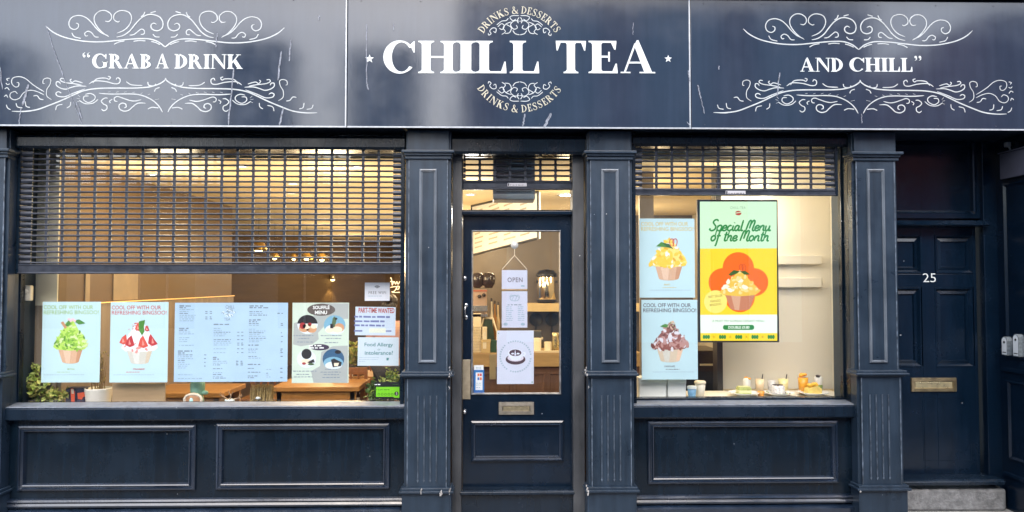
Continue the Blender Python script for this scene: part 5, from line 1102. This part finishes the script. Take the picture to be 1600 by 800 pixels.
for s_ in ([(597, 442), (606, 440), (611, 434), (613, 446)], [(606, 440), (615, 440)], [(613, 445), (616, 440), (618, 444), (620, 440), (622, 444), (625, 440), (629, 442), (632, 439)], [(610, 449), (620, 448), (616, 455), (612, 456), (618, 457), (632, 456)], [(621, 447), (619, 451), (622, 452), (624, 448), (621, 447)], [(581, 476), (584, 473), (585, 470)]): b.tube(cr_curve([nw(*q) for q in s_], 5), .009, 6)
o = b.build("neon_sign", NE, None, loc=nw(615, 448)); tag(o, "glowing cream script sign high on the back wall by the right pilaster", "neon sign")

# the person standing behind the notices, seen from behind
def skin(name, verts, edges, radii, m, parent, root=0, sub=2):
    me = bpy.data.meshes.new(name); me.from_pydata([tuple(v) for v in verts], edges, []); me.materials.append(m); o = bpy.data.objects.new(name, me); COL.objects.link(o)
    if parent: o.parent = parent
    sk = o.modifiers.new("skin", 'SKIN'); sk.use_smooth_shade = True
    for i, r_ in enumerate(radii):
        rr = r_ if isinstance(r_, tuple) else (r_, r_); me.skin_vertices[0].data[i].radius = rr
    me.skin_vertices[0].data[root].use_root = True
    s_ = o.modifiers.new("subd", 'SUBSURF'); s_.levels = sub; s_.render_levels = sub; return o
Yp = 2.35; px_ = X(609, Yp, 470); H = 1.70
SKN = mat("skin", (.52, .30, .21), .5, var=.05); HAIR = mat("dark brown hair", (.02, .013, .012), .45, var=.3, scale=40, stretch=(8, 8, 1))
V, E, Rd = [], [], []
def vv(x, y, z, r_, par=None):
    V.append((x, y, z)); Rd.append(r_); i = len(V) - 1
    if par is not None: E.append((par, i))
    return i
pel = vv(0, 0, .92, (.15, .11)); ab = vv(0, 0, 1.05, (.135, .10), pel); ch_ = vv(0, 0, 1.25, (.16, .11), ab); nb = vv(0, .0, 1.40, (.075, .065), ch_); nk = vv(0, -.005, 1.46, .052, nb); hd0 = vv(0, -.01, 1.53, (.066, .075), nk); hd1 = vv(0, -.008, 1.60, (.075, .092), hd0); hd2 = vv(0, -.0, 1.665, (.05, .06), hd1)
ns = vv(0, .105, 1.575, .012, hd1)
for s_ in (-1, 1):
    er = vv(s_ * .082, 0, 1.575, .014, hd1)
    sh_ = vv(s_ * .165, 0, 1.36, .055, ch_); el = vv(s_ * .235, -.03, 1.08, .042, sh_); wr = vv(s_ * .22, .13, .90, .028, el); pm = vv(s_ * .215, .19, .87, (.036, .02), wr)
    for f_, (dx, L) in enumerate(((-.028, .065), (-.01, .075), (.009, .07), (.026, .055))):
        a = vv(s_ * .215 + dx, .215, .862, .0095, pm); c = vv(s_ * .215 + dx * 1.15, .215 + L * .6, .85, .0085, a); vv(s_ * .215 + dx * 1.15, .215 + L, .83, .0075, c)
    th = vv(s_ * .215 - s_ * .035, .165, .875, .011, wr); vv(s_ * .215 - s_ * .055, .20, .86, .009, th)
    hp = vv(s_ * .09, 0, .86, .085, pel); kn = vv(s_ * .095, .01, .48, .055, hp); an = vv(s_ * .095, -.02, .07, .038, kn); vv(s_ * .1, .13, .03, .03, an)
t = thing("person", (px_, Yp, .02), "person with dark hair in a bun and dusty pink top, back turned, behind the notices", "person")
o = skin("body", V, E, Rd, SKN, t)
k2 = [i for i in range(len(V))]
def sub_skin(name, idx, grow, m):
    mp = {j: i for i, j in enumerate(idx)}; skin(name, [V[j] for j in idx], [(mp[a], mp[c]) for a, c in E if a in mp and c in mp], [tuple(q + grow for q in (Rd[j] if isinstance(Rd[j], tuple) else (Rd[j],) * 2)) for j in idx], m, t)
arm_i = [i for i, v in enumerate(V) if v[2] > 1.0 and v[2] < 1.40 and i not in (pel,)]
sub_skin("top", [pel, ab, ch_] + [i for i in arm_i if i not in (ab, ch_)] , .014, mat("dusty pink cotton", (.42, .24, .22), .85, var=.1, scale=30))
sub_skin("trousers", [pel] + [i for i, v in enumerate(V) if v[2] < .865 and abs(v[0]) < .12 and (v[1] < .05)], .014, mat("dark trousers", (.02, .02, .026), .85))
b = MB(); b.ball((0, -.02, 1.615), .092, .104, .095, n=16); b.ball((0, -.06, 1.56), .085, .075, .1, n=14); b.ball((0, -.13, 1.65), .05, .05, .05, n=12)
hh = b.build("hair", HAIR, None); hh.parent = t
b = MB()
for s_ in (-1, 1): b.ball((s_ * .032, .088, 1.598), .012, .008, .008, 0, 8); b.ball((s_ * .032, .0955, 1.598), .005, .003, .005, 1, 8)
b.tube([(-.024, .092, 1.535), (0, .097, 1.533), (.024, .092, 1.535)], .005, 6, 2); f_ = b.build("face", [WHITEV, BLACK, mat("lips", (.45, .16, .14), .5)], None); f_.parent = t

# ---------------------------------------------------------------- behind the door: counter and its things
YC = 3.3; kc = SC2(YC); ZC = Z(551, YC)
CREAM = mat("cream counter things", (.70, .62, .46), .5, var=.06)
t = thing("counter", (X(815, YC), YC, .02), "wooden service counter with brown panelled front seen through the shop door", "counter")
b = MB(); b.box(X(690, YC), X(1000, YC), YC - .03, YC + .65, ZC - .17, ZC); b.build("worktop", mat("light oak edge", (.40, .28, .14), .5, var=.15, scale=3, stretch=(1, 8, 8)), t, bevel=.006)
b = MB(); b.box(X(690, YC), X(1000, YC), YC + .01, YC + .6, .02, ZC - .172); b.build("front", mat("brown counter front", (.13, .07, .048), .5, var=.15, scale=3, stretch=(5, 5, .7)), t)
for i in range(6):
    xa = X(700 + i * 52, YC); b = MB(); b.moulding(xa, xa + 48 * kc, .15, ZC - .24, YC + .01, [(0, 0), (0, .012), (.02, .014), (.035, .001)]); b.build("front_panel", MATS["brown counter front"], t)
def boxthing(name, u0, v0, u1, v1, Y, dep, m, label, cat, bev=.006, group=None, z0=None):
    x0, x1, za, zb = rect(u0, v0, u1, v1, Y); za = z0 if z0 is not None else za
    t = thing(name, ((x0 + x1) / 2, Y, za), label, cat, group); b = MB(); b.box(x0, x1, Y, Y + dep, za, zb); b.build("body", m, t, bevel=bev); return t, (x0, x1, za, zb)
# coffee machine with hoppers
t, (x0, x1, za, zb) = boxthing("coffee_machine", 728, 453, 760.5, 500, YC + .15, .35, mat("pinkish steel", (.50, .36, .28), .3, .5), "coffee machine with two dark bean hoppers at the left of the door glass", "coffee machine", z0=ZC)
for uu in (746, 763):
    b = MB(); p = P(uu, 450, YC + .3); b.lathe([(0, 0), (.05, 0), (.085, .06), (.09, .15), (.05, .19), (0, .195)], p, 16); b.build("hopper", mat("smoked plastic hopper", (.03, .025, .03), .15), t)
b = MB(); b.box(x0 - .005, x1 + .005, YC + .14, YC + .2, zb - .02, zb); b.build("top_edge", mat("red brown edge", (.35, .11, .07), .4), t)
b = MB(); b.box(x0 + .02, x1 + .01, YC + .10, YC + .148, Z(487, YC), Z(478, YC)); b.box(x0 + .02, x1 + .01, YC + .02, YC + .148, Z(495, YC), Z(491, YC)); b.build("drip_tray", CHROME, t)
for (uu, vv_) in ((749, 463), (756, 461)): b = MB(); p = P(uu, vv_, YC + .148); b.lathe([(0, .03), (.02, .028), (.024, 0)], p, 12, axis='y'); b.build("dial", BLACK, t)
# row of bottles
for i, (u, vt, r_, m) in enumerate(((768, 466, 3.2, CREAM), (773, 470, 3.2, mat("amber syrup", (.30, .15, .05), .2)), (778, 472, 3, mat("pale syrup", (.55, .42, .25), .2)))):
    p = P(u, 551, YC + .25); rr = r_ * SC2(YC + .25); hh_ = Z(vt, YC + .25) - ZC; t = thing("syrup_bottle", (p.x, YC + .25, ZC), ("cream", "amber", "pale tan")[i] + " syrup bottle on the counter beside the coffee machine", "bottle", "syrup bottles on the counter")
    b = MB(); b.lathe([(0, 0), (rr, 0), (rr, hh_ * .62), (rr * .4, hh_ * .78), (rr * .4, hh_ * .95)], (p.x, YC + .25, ZC), 14); b.build("bottle", m, t); b = MB(); b.lathe([(rr * .45, hh_ * .94), (rr * .45, hh_), (0, hh_)], (p.x, YC + .25, ZC), 12); b.build("cap", BLACK, t)
# tablet-like order stand and menu holder
t = thing("menu_holder", P(757, 545, YC + .06), "cream framed menu holder leaning on the counter by the coffee machine", "menu holder"); b = MB(); fr = [P(u, v, YC + .06) for u, v in ((747, 527), (756, 497), (770, 497), (777, 520), (775, 545))]; b.tube(fr, .012, 6); b.build("frame", CREAM, t)
b = MB(); b.extr([(p.x, p.z) for p in (P(749, 548, YC + .07), P(757, 499, YC + .07), P(769, 499, YC + .07), P(775, 548, YC + .07))], YC + .075, YC + .085, 0); b.build("board", mat("dark green board", (.03, .06, .045), .4), t)
t, q = boxthing("napkin_box", 753.5, 511, 761, 551, YC - .01, .09, CREAM, "tall cream card box at the front of the counter", "box", z0=ZC); b = MB(); b.box(q[0] + .008, q[1] - .008, YC - .016, YC - .009, ZC + .05, q[3] - .06); b.build("opening", mat("pale card", (.75, .70, .58), .6), t)
t, q = boxthing("paper_tray", 738, 490, 752, 527, YC + .02, .1, CREAM, "stack of cream paper sheets at the left of the counter", "paper stack", z0=ZC)
b = MB()
for i in range(9): b.box(q[0] - .004, q[1] + .004 + .004 * (i % 3), YC + .012, YC + .112, ZC + .03 + i * .035, ZC + .036 + i * .035)
b.build("sheet", mat("cream sheets", (.62, .54, .36), .7), t)
t, q = boxthing("cake_box", 752, 531, 766, 551, YC - .015, .14, mat("kraft box", (.55, .42, .22), .7), "small kraft box on the front edge of the counter", "box", z0=ZC); b = MB(); b.box(q[0] - .004, q[1] + .004, YC - .019, YC + .129, q[3] - .03, q[3] + .003); b.build("lid", MATS["kraft box"], t)
t, q = boxthing("green_tin", 766, 532, 776, 551, YC + .0, .1, mat("green tin", (.03, .09, .06), .4), "dark green tin on the counter", "tin", z0=ZC); b = MB(); b.box(q[0] - .003, q[1] + .003, YC - .004, YC + .104, q[3] - .02, q[3] + .002); b.build("lid", MATS["green tin"], t)
t, q = boxthing("payment_terminal", 833, 517, 846, 528, YC + .1, .12, mat("dark grey terminal", (.07, .07, .07), .4), "dark grey till terminal with cream top behind the coffee poster", "till", z0=None); b = MB(); b.box(q[0] - .01, q[1] + .02, YC + .09, YC + .23, q[2] - .02, q[2]); b.box(q[0] + .05, q[0] + .08, YC + .13, YC + .17, ZC, q[2] - .02); b.build("stand", CREAM, t)
for (u0, v0, u1, nm, lb) in ((834, 528, 846, "cream cup stack standing at the counter edge", 0), (850, 534, 862, "cream cup stack beside the steel jugs", 0)):
    p = P((u0 + u1) / 2, 551, YC + .05); rr = (u1 - u0) / 2 * SC2(YC + .05); hh_ = Z(v0, YC + .05) - ZC; t = thing("cup_stack", (p.x, YC + .05, ZC), nm, "cups", "cup stacks on the counter"); b = MB(); n = 8
    prf = [(rr * .7, 0)]
    for i in range(n): prf += [(rr, hh_ * (i + .6) / n), (rr * .93, hh_ * (i + .62) / n)]
    b.lathe(prf + [(rr * .9, hh_), (rr * .8, hh_ * .8)], (p.x, YC + .05, ZC), 16); b.build("cups", CREAM, t)
for (u, lab) in ((868, "tall golden metal jug with a spout at the right of the counter"),):
    p = P(u, 551, YC + .1); rr = 6 * kc; hh_ = Z(520, YC + .1) - ZC; t = thing("metal_jug", (p.x, YC + .1, ZC), lab, "jug"); b = MB(); b.lathe([(0, 0), (rr, 0), (rr * 1.05, hh_ * .3), (rr * .8, hh_ * .8), (rr * .95, hh_), (rr * .9, hh_), (rr * .7, hh_ * .75)], (p.x, YC + .1, ZC), 18); b.build("body", BRASSB, t); b = MB(); b.tube(cr_curve([(p.x + rr, YC + .1, ZC + hh_ * .85), (p.x + rr * 1.7, YC + .1, ZC + hh_ * .7), (p.x + rr, YC + .1, ZC + hh_ * .3)], 5), .008, 6); b.build("handle", BRASSB, t)
b = MB(); b.box(X(836, YC), X(905, YC), YC - .02, YC + .02, ZC, ZC + 3 * kc); tag(b.build("counter_rail", CREAM, None, loc=(X(860, YC), YC, ZC), bevel=.003), "low cream rail along the right end of the counter", "rail")
b = MB(); b.box(X(765, YC), X(775, YC), YC - .045, YC - .032, Z(592, YC), Z(553, YC)); tag(b.build("notice", mat("olive card", (.30, .27, .18), .6), None, loc=(X(770, YC), YC - .04, Z(592, YC)), bevel=.002), "olive paper notice taped to the counter front", "notice")
# shelf, urn and pans on the tiled wall
YW = 5.0; zs = Z(474, YW)
b = MB(); b.box(X(818, YW), X(1000, YW), YW - .15, 5.40, Z(487, YW - .15), zs); t = b.build("wall_shelf", mat("pale wood shelf", (.68, .54, .28), .5, var=.1), None, loc=(X(880, YW), YW, zs), bevel=.004); tag(t, "thick pale wooden shelf on the tiled wall, seen through the door", "shelf")
p = P(854, 474, YW + .1); rr = 15 * SC2(YW + .1); hh_ = Z(421, YW + .1) - zs; c = (p.x, YW + .1, zs); t = thing("drink_urn", c, "black and polished steel drinks urn on the pale shelf", "urn")
b = MB(); b.lathe([(rr * .97, hh_ * .1), (rr, hh_ * .12), (rr, hh_ * .78), (rr * .97, hh_ * .8)], c, 28); b.build("steel_band", mat("polished urn steel", (.75, .68, .55), .12, 1.0), t)
b = MB(); b.lathe([(0, 0), (rr * .9, 0), (rr * 1.05, hh_ * .05), (rr * 1.02, hh_ * .11)], c, 28); b.lathe([(rr * 1.05, hh_ * .78), (rr * 1.1, hh_ * .82), (rr, hh_ * .9), (rr * .85, hh_ * .92), (rr * .8, hh_ * .97), (rr * .3, hh_ * .98), (rr * .3, hh_), (0, hh_)], c, 28); b.build("lid", BLACK, t)
b = MB(); b.tube([(c[0], c[1] - rr, zs + hh_ * .25), (c[0], c[1] - rr - .06, zs + hh_ * .25), (c[0], c[1] - rr - .065, zs + hh_ * .2)], .014, 8); b.ball((c[0], c[1] - rr - .06, zs + hh_ * .29), .018, .018, .025); b.build("tap", BLACK, t)
for sx in (-1, 1): b = MB(); b.box(c[0] + sx * rr * 1.05 - .012, c[0] + sx * rr * 1.05 + .012, c[1] - .05, c[1] + .05, zs + hh_ * .6, zs + hh_ * .68); b.build("handle", BLACK, t, bevel=.004)
for u, lb in ((837, "left of two round black pans hung on the tiled wall under the shelf"), (862, "right of two round black pans hung on the tiled wall under the shelf")):
    p = P(u, 499, 5.38); rr = 10.4 * SC2(5.38); t = thing("black_pan", (p.x, 5.38, p.z), lb, "pan", "round pans on the tiled wall"); b = MB(); b.lathe([(0, .004), (rr * .85, .004), (rr, .035), (rr * .97, .035), (rr * .84, .01), (0, .01)], (p.x, 5.38, p.z), 26, axis='y'); b.build("pan", mat("black iron", (.02, .019, .021), .5), t); b = MB(); b.box(p.x - .015, p.x + .015, 5.36, 5.375, p.z - rr - .14, p.z - rr * .98); b.build("handle", MATS["black iron"], t, bevel=.005)
# hanging menu board
c4 = [P(737, 399, 4.0), P(841, 372.5, 2.4), P(834, 300, 2.4), P(723, 322, 4.0)]; c4[3].x = c4[0].x; c4[2].x = c4[1].x
t = thing("menu_board", (c4[0] + c4[1]) / 2, "white hanging menu board with a thin black frame tilted above the counter", "menu board"); d_ = Vector((-(c4[1] - c4[0]).y, (c4[1] - c4[0]).x, 0)).normalized() * .03
b = MB(); b.add([p for p in c4] + [p + d_ for p in c4], [(0, 1, 2, 3), (7, 6, 5, 4), (0, 4, 5, 1), (1, 5, 6, 2), (2, 6, 7, 3), (3, 7, 4, 0)]); bo = b.build("board", mat("white board", (.88, .90, .90), .5, var=.03), t)
b = MB()
for i in range(4): b.tube([c4[i] - d_ * .1, c4[(i + 1) % 4] - d_ * .1], .016, 4)
b.build("frame", BLACK, t); b = MB(); r_ = random.Random(11); Uv, Vv = c4[1] - c4[0], c4[3] - c4[0]
for j in range(9):
    for cc in range(4):
        a = .06 + cc * .235; L = r_.uniform(.08, .18); v0_ = .12 + j * .09; pt = [c4[0] + Uv * a + Vv * v0_ - d_ * .15, c4[0] + Uv * (a + L) + Vv * v0_ - d_ * .15, c4[0] + Uv * (a + L) + Vv * (v0_ + .03) - d_ * .15, c4[0] + Uv * a + Vv * (v0_ + .03) - d_ * .15]; b.face(pt)
b.build("print", mat("board print", (.5, .48, .42), .6), bo)
b = MB(); b.tube([c4[3], (c4[3].x, c4[3].y, CEIL)], .004, 5); b.tube([c4[2], (c4[2].x, c4[2].y, CEIL)], .004, 5); b.build("hanging_wire", BLACK, t)
# air curtain above the door
x0, x1, z0, z1 = rect(770, 238, 836, 312, .34); t = thing("air_curtain", ((x0 + x1) / 2, .34, z0), "grey air curtain unit mounted inside above the shop door", "air curtain"); b = MB(); b.box(x0, x1, .33, .6, z0, z1); b.build("casing", mat("grey casing", (.30, .34, .38), .45), t, bevel=.01); b = MB(); b.box(x0 + .005, x1 - .005, .322, .33, z0 + .005, z0 + .045); b.build("lower_lip", mat("light grey lip", (.75, .8, .8), .45), t, bevel=.003); b = MB()
for i in range(9): b.box(x0 + .03, x1 - .03, .325, .332, z0 + .06 + i * .03, z0 + .066 + i * .03)
b.build("grille", BLACK, t)

# ---------------------------------------------------------------- right display window
ZR = Z(622, .25)
CRM = mat("cream display board", (.72, .67, .55), .6, var=.03, scale=2)
t = thing("display_stand", (X(1218, .70), .70, ZR), "cream display backboard with two narrow ledges in the right window", "display stand")
b = MB(); b.box(X(1124, .7), X(1318, .7), .70, .73, ZR, CEIL - .01); b.build("board", CRM, t, bevel=.003); b = MB(); b.box(X(1302, .65), X(1302, .65) + .03, .2, .698, ZR, CEIL - .012); b.build("side_board", CRM, t, bevel=.003)
b = MB(); b.box(X(1124, .7) - .05, X(1124, .7) - .002, .62, .75, .02, CEIL - .02); b.build("dark_edge", mat("black edge strip", (.02, .018, .018), .5), t)
for v0, v1 in ((399, 413), (434, 449)): b = MB(); q = rect(1206, v0, 1284, v1, .66); b.box(q[0], q[1], .66, .698, q[2], q[3]); b.build("ledge", CRM, t, bevel=.004)
part("partition", mat("brown partition", (.24, .19, .14), .5, var=.15, scale=2, stretch=(5, 5, .6)), (X(1000, .9), X(1022, .9), .9, .95, .02, CEIL - .01))
b = MB(); b.box(X(1040, 1.0), X(1124, 1.0), 1.0, 1.5, .02, Z(552, 1.0)); b.box(X(1040, 1.0), X(1126, 1.0), .97, 1.5, Z(552, 1.0) + .001, Z(548, 1.0)); o = b.build("black_cabinet", BLACK, None, loc=(X(1085, 1.), 1.2, .02), bevel=.004); tag(o, "black cabinet with a pale top edge behind the chocolate poster", "cabinet")
b = MB(); b.box(X(1092, 1.0), X(1120, 1.0), .985, .998, Z(572, 1.0), Z(569, 1.0)); b.build("handle", CREAM, o)
for u0, u1, lb in ((999, 1041.5, "larger white box under the chocolate poster, at the window edge"), (1043.5, 1072, "smaller white box under the chocolate poster, beside the paper cups")):
    t, q = boxthing("white_box", u0, 591, u1, 623, .22, .16, mat("white carton", (.70, .73, .72), .5, var=.04), lb, "box", group="white cartons in the right window", z0=ZR); b = MB(); b.box(q[0] - .002, q[1] + .002, .218, .384, q[3] - .045, q[3] + .002); b.build("lid", MATS["white carton"], t, bevel=.002)
def papercup(u, Y, r_, vt, m, label, lid=None, grp="paper cups in the right window"):
    k = SC2(Y); x = on(u, Y); h = Z(vt, Y, u) - ZR; t = thing("paper_cup", (x, Y, ZR), label, "cup", grp); b = MB(); b.lathe([(0, 0), (r_ * .78 * k, 0), (r_ * k, h), (r_ * .94 * k, h), (r_ * .72 * k, .01)], (x, Y, ZR), 18); b.build("cup", m, t)
    if lid: b = MB(); b.lathe([(r_ * 1.08 * k, h - .006), (r_ * 1.1 * k, h + .008), (r_ * .9 * k, h + .016), (0, h + .016)], (x, Y, ZR), 18); b.build("lid", lid, t)
    return t
papercup(1081, .24, 7, 606, mat("sky blue cup", (.20, .42, .66), .5, var=.3, scale=18), "small sky blue printed paper cup", WHITEV); papercup(1094, .30, 8.2, 598, mat("ivory card cup", (.70, .66, .56), .5), "taller ivory paper cup with a lid", CREAM)
CLEAR = glassmat("tumbler glass", 1.2, (.995, .995, .995)); PLATE = mat("white plate", (.80, .80, .77), .2, var=.02)
def drink(u, Y, r_, vt, m, label, fillv, topm=None, fillm2=None, straw=None):
    k = SC2(Y); x = on(u, Y); h = Z(vt, Y, u) - ZR; hf = Z(fillv, Y, u) - ZR; t = thing("drink_glass", (x, Y, ZR), label, "drink", "drinks on the display shelf"); b = MB(); rb = r_ * .8 * k; rt = r_ * k
    b.lathe([(0, 0), (rb, 0), (rt, h)], (x, Y, ZR), 20); b.build("glass", CLEAR, t); rf = rb + (rt - rb) * hf / h - .0025; b = MB(); b.lathe([(0, .004), (rb - .0025, .004), (rf, hf), (0, hf)], (x, Y, ZR), 20); b.build("drink", m, t)
    if fillm2: b = MB(); b.lathe([(rf, hf + .0005), (rt - .0025, h * .92), (rt * .6, h * 1.0), (0, h * 1.03)], (x, Y, ZR), 20); b.build("foam", fillm2, t)
    if topm: b = MB(); r3 = random.Random(int(u)); [b.ball((x + r3.uniform(-.6, .6) * rt, Y + r3.uniform(-.6, .6) * rt, ZR + h * r3.uniform(.95, 1.04)), rt * .4, rt * .4, rt * .28, 0, 8) for _ in range(7)]; b.build("topping", topm, t)
    if straw: b = MB(); b.tube([(x + rt * .3, Y, ZR + hf * .6), (x + rt * .7, Y, ZR + h * 1.12)], .004, 6); b.build("straw", straw, t)
AMB = mat("amber tea", (.85, .36, .06), .2, var=.2, scale=30); MILK = mat("milky tea", (.80, .60, .36), .3, var=.15, scale=30); CLOUD = mat("pale lemonade", (.82, .70, .32), .3, var=.15, scale=30); ORNG = mat("orange juice", (.88, .38, .03), .25, var=.2, scale=25); SMOK = mat("smoky soda", (.55, .52, .48), .3, var=.35, scale=40); MATC = mat("matcha green drink", (.22, .33, .07), .4, var=.1); OGT = mat("orange slices", (.80, .36, .03), .4, var=.2, scale=30); FOAM = mat("milk foam", (.76, .74, .66), .5)
YDk = .42
drink(1167, YDk, 6.5, 591, FOAM, "short glass of white cream with an orange top behind the green cake", 605, OGT, FOAM)
drink(1187, YDk, 7.5, 588, MILK, "tall milky tea with a dark straw between two plates", 592, straw=BLACK); drink(1206, YDk, 7, 590, SMOK, "grey smoky glass behind the middle plate", 594)
drink(1224, YDk, 8.5, 588, CLOUD, "pale yellow drink with a dark straw right of the grey glass", 592, straw=BLACK); drink(1255, YDk, 8.5, 586, ORNG, "bright orange juice glass topped with orange slices", 590, OGT); drink(1279, YDk, 7.2, 588, MATC, "layered green matcha and milk drink with a dark crumb top", 601, mat("dark crumbs", (.07, .05, .05), .8), FOAM)
drink(1189, .28, 6, 609, AMB, "low amber glass at the front between the left and middle plates", 611)
def plate(u, label):
    Y = .31; k = SC2(Y); x = on(u, Y); b = MB(); zz = ZR + .012; b.lathe([(0, 0), (10 * k, 0), (11 * k, .008), (23 * k, .030), (24 * k, .034), (23 * k, .035), (12 * k, .014), (0, .012)], (x, Y, ZR), 30); o = b.build("plate", PLATE, None, loc=(x, Y, ZR)); tag(o, label, "plate", "dessert plates on the display shelf"); return x, Y, ZR + .0135
x, Y, z = plate(1162, "white plate under the green layered cake"); t = thing("cake_slice", (x, Y, z), "pale green layered cake square on the left plate", "cake"); k = SC2(Y); b = MB()
for i, m in enumerate((0, 1, 0)): b.box(x - 10 * k, x + 10 * k, Y - .04, Y + .04, z + i * .019, z + i * .019 + .0185, m)
b.build("layers", [mat("green sponge", (.36, .40, .12), .8, var=.2, scale=40, bump=.3), mat("pale cream layer", (.66, .62, .34), .6)], t, bevel=.003); b = MB(); b.box(x - 9 * k, x + 9.5 * k, Y - .035, Y + .035, z + .0572, z + .068); b.build("topping", mat("lime glaze", (.52, .52, .2), .3), t, bevel=.005)
x, Y, z = plate(1216, "white plate under the speckled cream cake"); t = thing("cake_slice", (x, Y, z), "speckled white cream cake with dark crumbs on the middle plate", "cake"); b = MB(); b.lathe([(0, 0), (9.5 * k, 0), (10 * k, .02), (9.5 * k, .066), (8 * k, .074), (0, .075)], (x, Y, z), 22); b.build("cream", mat("speckled cream", (.66, .63, .60), .6, var=.4, scale=55), t); b = MB(); r_ = random.Random(8)
for j in range(60): a = r_.uniform(0, 6.3); rr = r_.uniform(0, 9) * k; b.ball((x + rr * math.cos(a), Y + rr * math.sin(a), z + .076), .006, .006, .004, 0, 6)
for j in range(40): a = r_.uniform(0, 6.3); rr = r_.uniform(11, 19) * k; b.ball((x + rr * math.cos(a), Y + rr * math.sin(a), z + .008 + .0005 * rr / k), .006, .006, .004, r_.choice((0, 0, 1)), 6)
b.build("crumbs", [mat("chocolate crumbs", (.06, .04, .035), .8), LF[0]], t)
x, Y, z = plate(1270, "white plate under the yellow mango cake"); t = thing("cake_slice", (x, Y, z), "yellow mango cake wedge on the right plate", "cake"); b = MB(); b.extr([(x - 12 * k, z), (x + 11 * k, z), (x + 11.5 * k, z + .05), (x + 4 * k, z + .075), (x - 10 * k, z + .05)], Y - .045, Y + .045, 0); b.build("sponge", mat("mango sponge", (.62, .46, .12), .7, var=.25, scale=35, bump=.3), t, bevel=.006); b = MB(); [b.ball((x + r_.uniform(-6, 8) * k, Y + r_.uniform(-.03, .03), z + .075 + r_.uniform(-.01, .012)), .022, .02, .016, 0, 8) for _ in range(9)]; b.build("topping", mat("mango cubes", (.80, .46, .04), .3, var=.15), t)

# ---------------------------------------------------------------- small things on the front
def keysafe(u, v0, v1, label):
    z0, z1 = PX(u, v1, XW).z, PX(u, v0, XW).z; yc = PX(u, 540, XW).y; t = thing("key_safe", (XW, yc, z0), label, "key safe", "key safes on the return wall"); w = .034; r_ = w
    pts = [(yc - w, z0), (yc + w, z0), (yc + w, z1 - r_)] + [(yc + w * math.cos(R(a)), z1 - r_ + r_ * math.sin(R(a))) for a in range(15, 180, 15)] + [(yc - w, z1 - r_)]
    b = MB(); n = len(pts); b.add([(XW - .045, p[0], p[1]) for p in pts] + [(XW, p[0], p[1]) for p in pts], [tuple(range(n)), tuple(range(2 * n - 1, n - 1, -1))] + [(i, n + i, n + (i + 1) % n, (i + 1) % n) for i in range(n)]); b.build("case", mat("weathered grey case", (.17, .20, .22), .6, var=.4, scale=60), t, bevel=.003)
    b = MB(); q = [(yc + (p[0] - yc) * .86, z0 + .006 + (p[1] - z0) * .92) for p in pts]; b.add([(XW - .0475, p[0], p[1]) for p in q], [tuple(range(n))]); b.lathe([(0, -.051), (.009, -.0505), (.0105, -.0476)], (XW, yc, z1 - .045), 10, 1, 'x'); b.add([(XW - .0478, yc - .022, z0 + .02), (XW - .0478, yc + .022, z0 + .02), (XW - .0478, yc + .022, z0 + .028), (XW - .0478, yc - .022, z0 + .028)], [(0, 1, 2, 3)], 1); b.build("cover", [mat("white safe cover", (.74, .77, .78), .4), BLACK], t)
keysafe(1578, 526, 555, "smaller white key safe nearer the door, first on the return wall"); keysafe(1596, 522, 557, "larger white key safe nearer the street, cut by the photo edge")
z0, z1 = PX(1585, 278, XW).z, PX(1585, 238, XW).z; y0, y1 = YS + .05, PX(1571, 250, XW).y; b = MB(); b.box(XW - .05, XW - .001, y0, y1, z0, z1); o = b.build("junction_box", mat("lavender grey box", (.07, .072, .10), .25, var=.1), None, loc=(XW, (y0 + y1) / 2, z0), bevel=.004); tag(o, "plain lavender grey box high on the return wall beside door 25", "junction box"); b = MB(); b.box(XW - .06, XW - .001, y0 - .004, y1 + .004, z1 + .002, z1 + .012); b.build("lid", MATS["lavender grey box"], o)
p = PX(1580, 226, XW); t = thing("alarm_sensor", p, "tiny grey sensor knob above the lavender grey box", "sensor"); b = MB(); b.box(p.x - .05, p.x - .01, p.y - .02, p.y + .02, p.z - .02, p.z + .02); b.build("head", mat("grey sensor plastic", (.2, .22, .24), .5), t, bevel=.006); b = MB(); b.tube([(p.x - .02, p.y, p.z - .015), (p.x - .0, p.y, p.z - .06)], .008, 6); b.build("arm", MATS["grey sensor plastic"], t)

# ---------------------------------------------------------------- unseen interior lights: stand in for the fittings, with added fill
def lamp(x, y, z, e, c=(1, .73, .41), r_=.22):
    l = bpy.data.lights.new("shop fill light", 'POINT'); l.energy = e * 1.32; l.color = c; l.shadow_soft_size = r_; o = bpy.data.objects.new("shop_fill_light", l); COL.objects.link(o); o.location = (x, y, z)
for y in (1.3, 3.0, 4.9, 7.4, 10.2):
    for x in (-2.3, -.9): lamp(x - (.8 if y > 7 else 0), y, CEIL - .75, 9.5 if y < 5 else 15)
lamp(.75, 2.0, CEIL - .3, 12, (1, .80, .5)); lamp(1.6, 4.2, CEIL - .6, 10, (1, .78, .48)); lamp(-.1, 4.4, CEIL - .6, 7, (1, .78, .5))
lamp(2.0, .40, CEIL - .5, 5.5, (1, .86, .64), .1); lamp(2.1, .28, 2.50, 3.5, (1, .88, .68), .05); lamp(1.4, 1.6, CEIL - .5, 7)  # the low one is added behind the shutter to brighten the desserts
lamp(-3.0, .85, CEIL - .3, 9, (1, .8, .5), .2); lamp(-1.6, .85, CEIL - .3, 8, (1, .8, .5), .2)  # two added lights that brighten the plants and shelf things

lamp(-.35, 1.7, CEIL - .35, 6, (1, .95, .85), .1)  # added white fill for the menu board, no fitting here
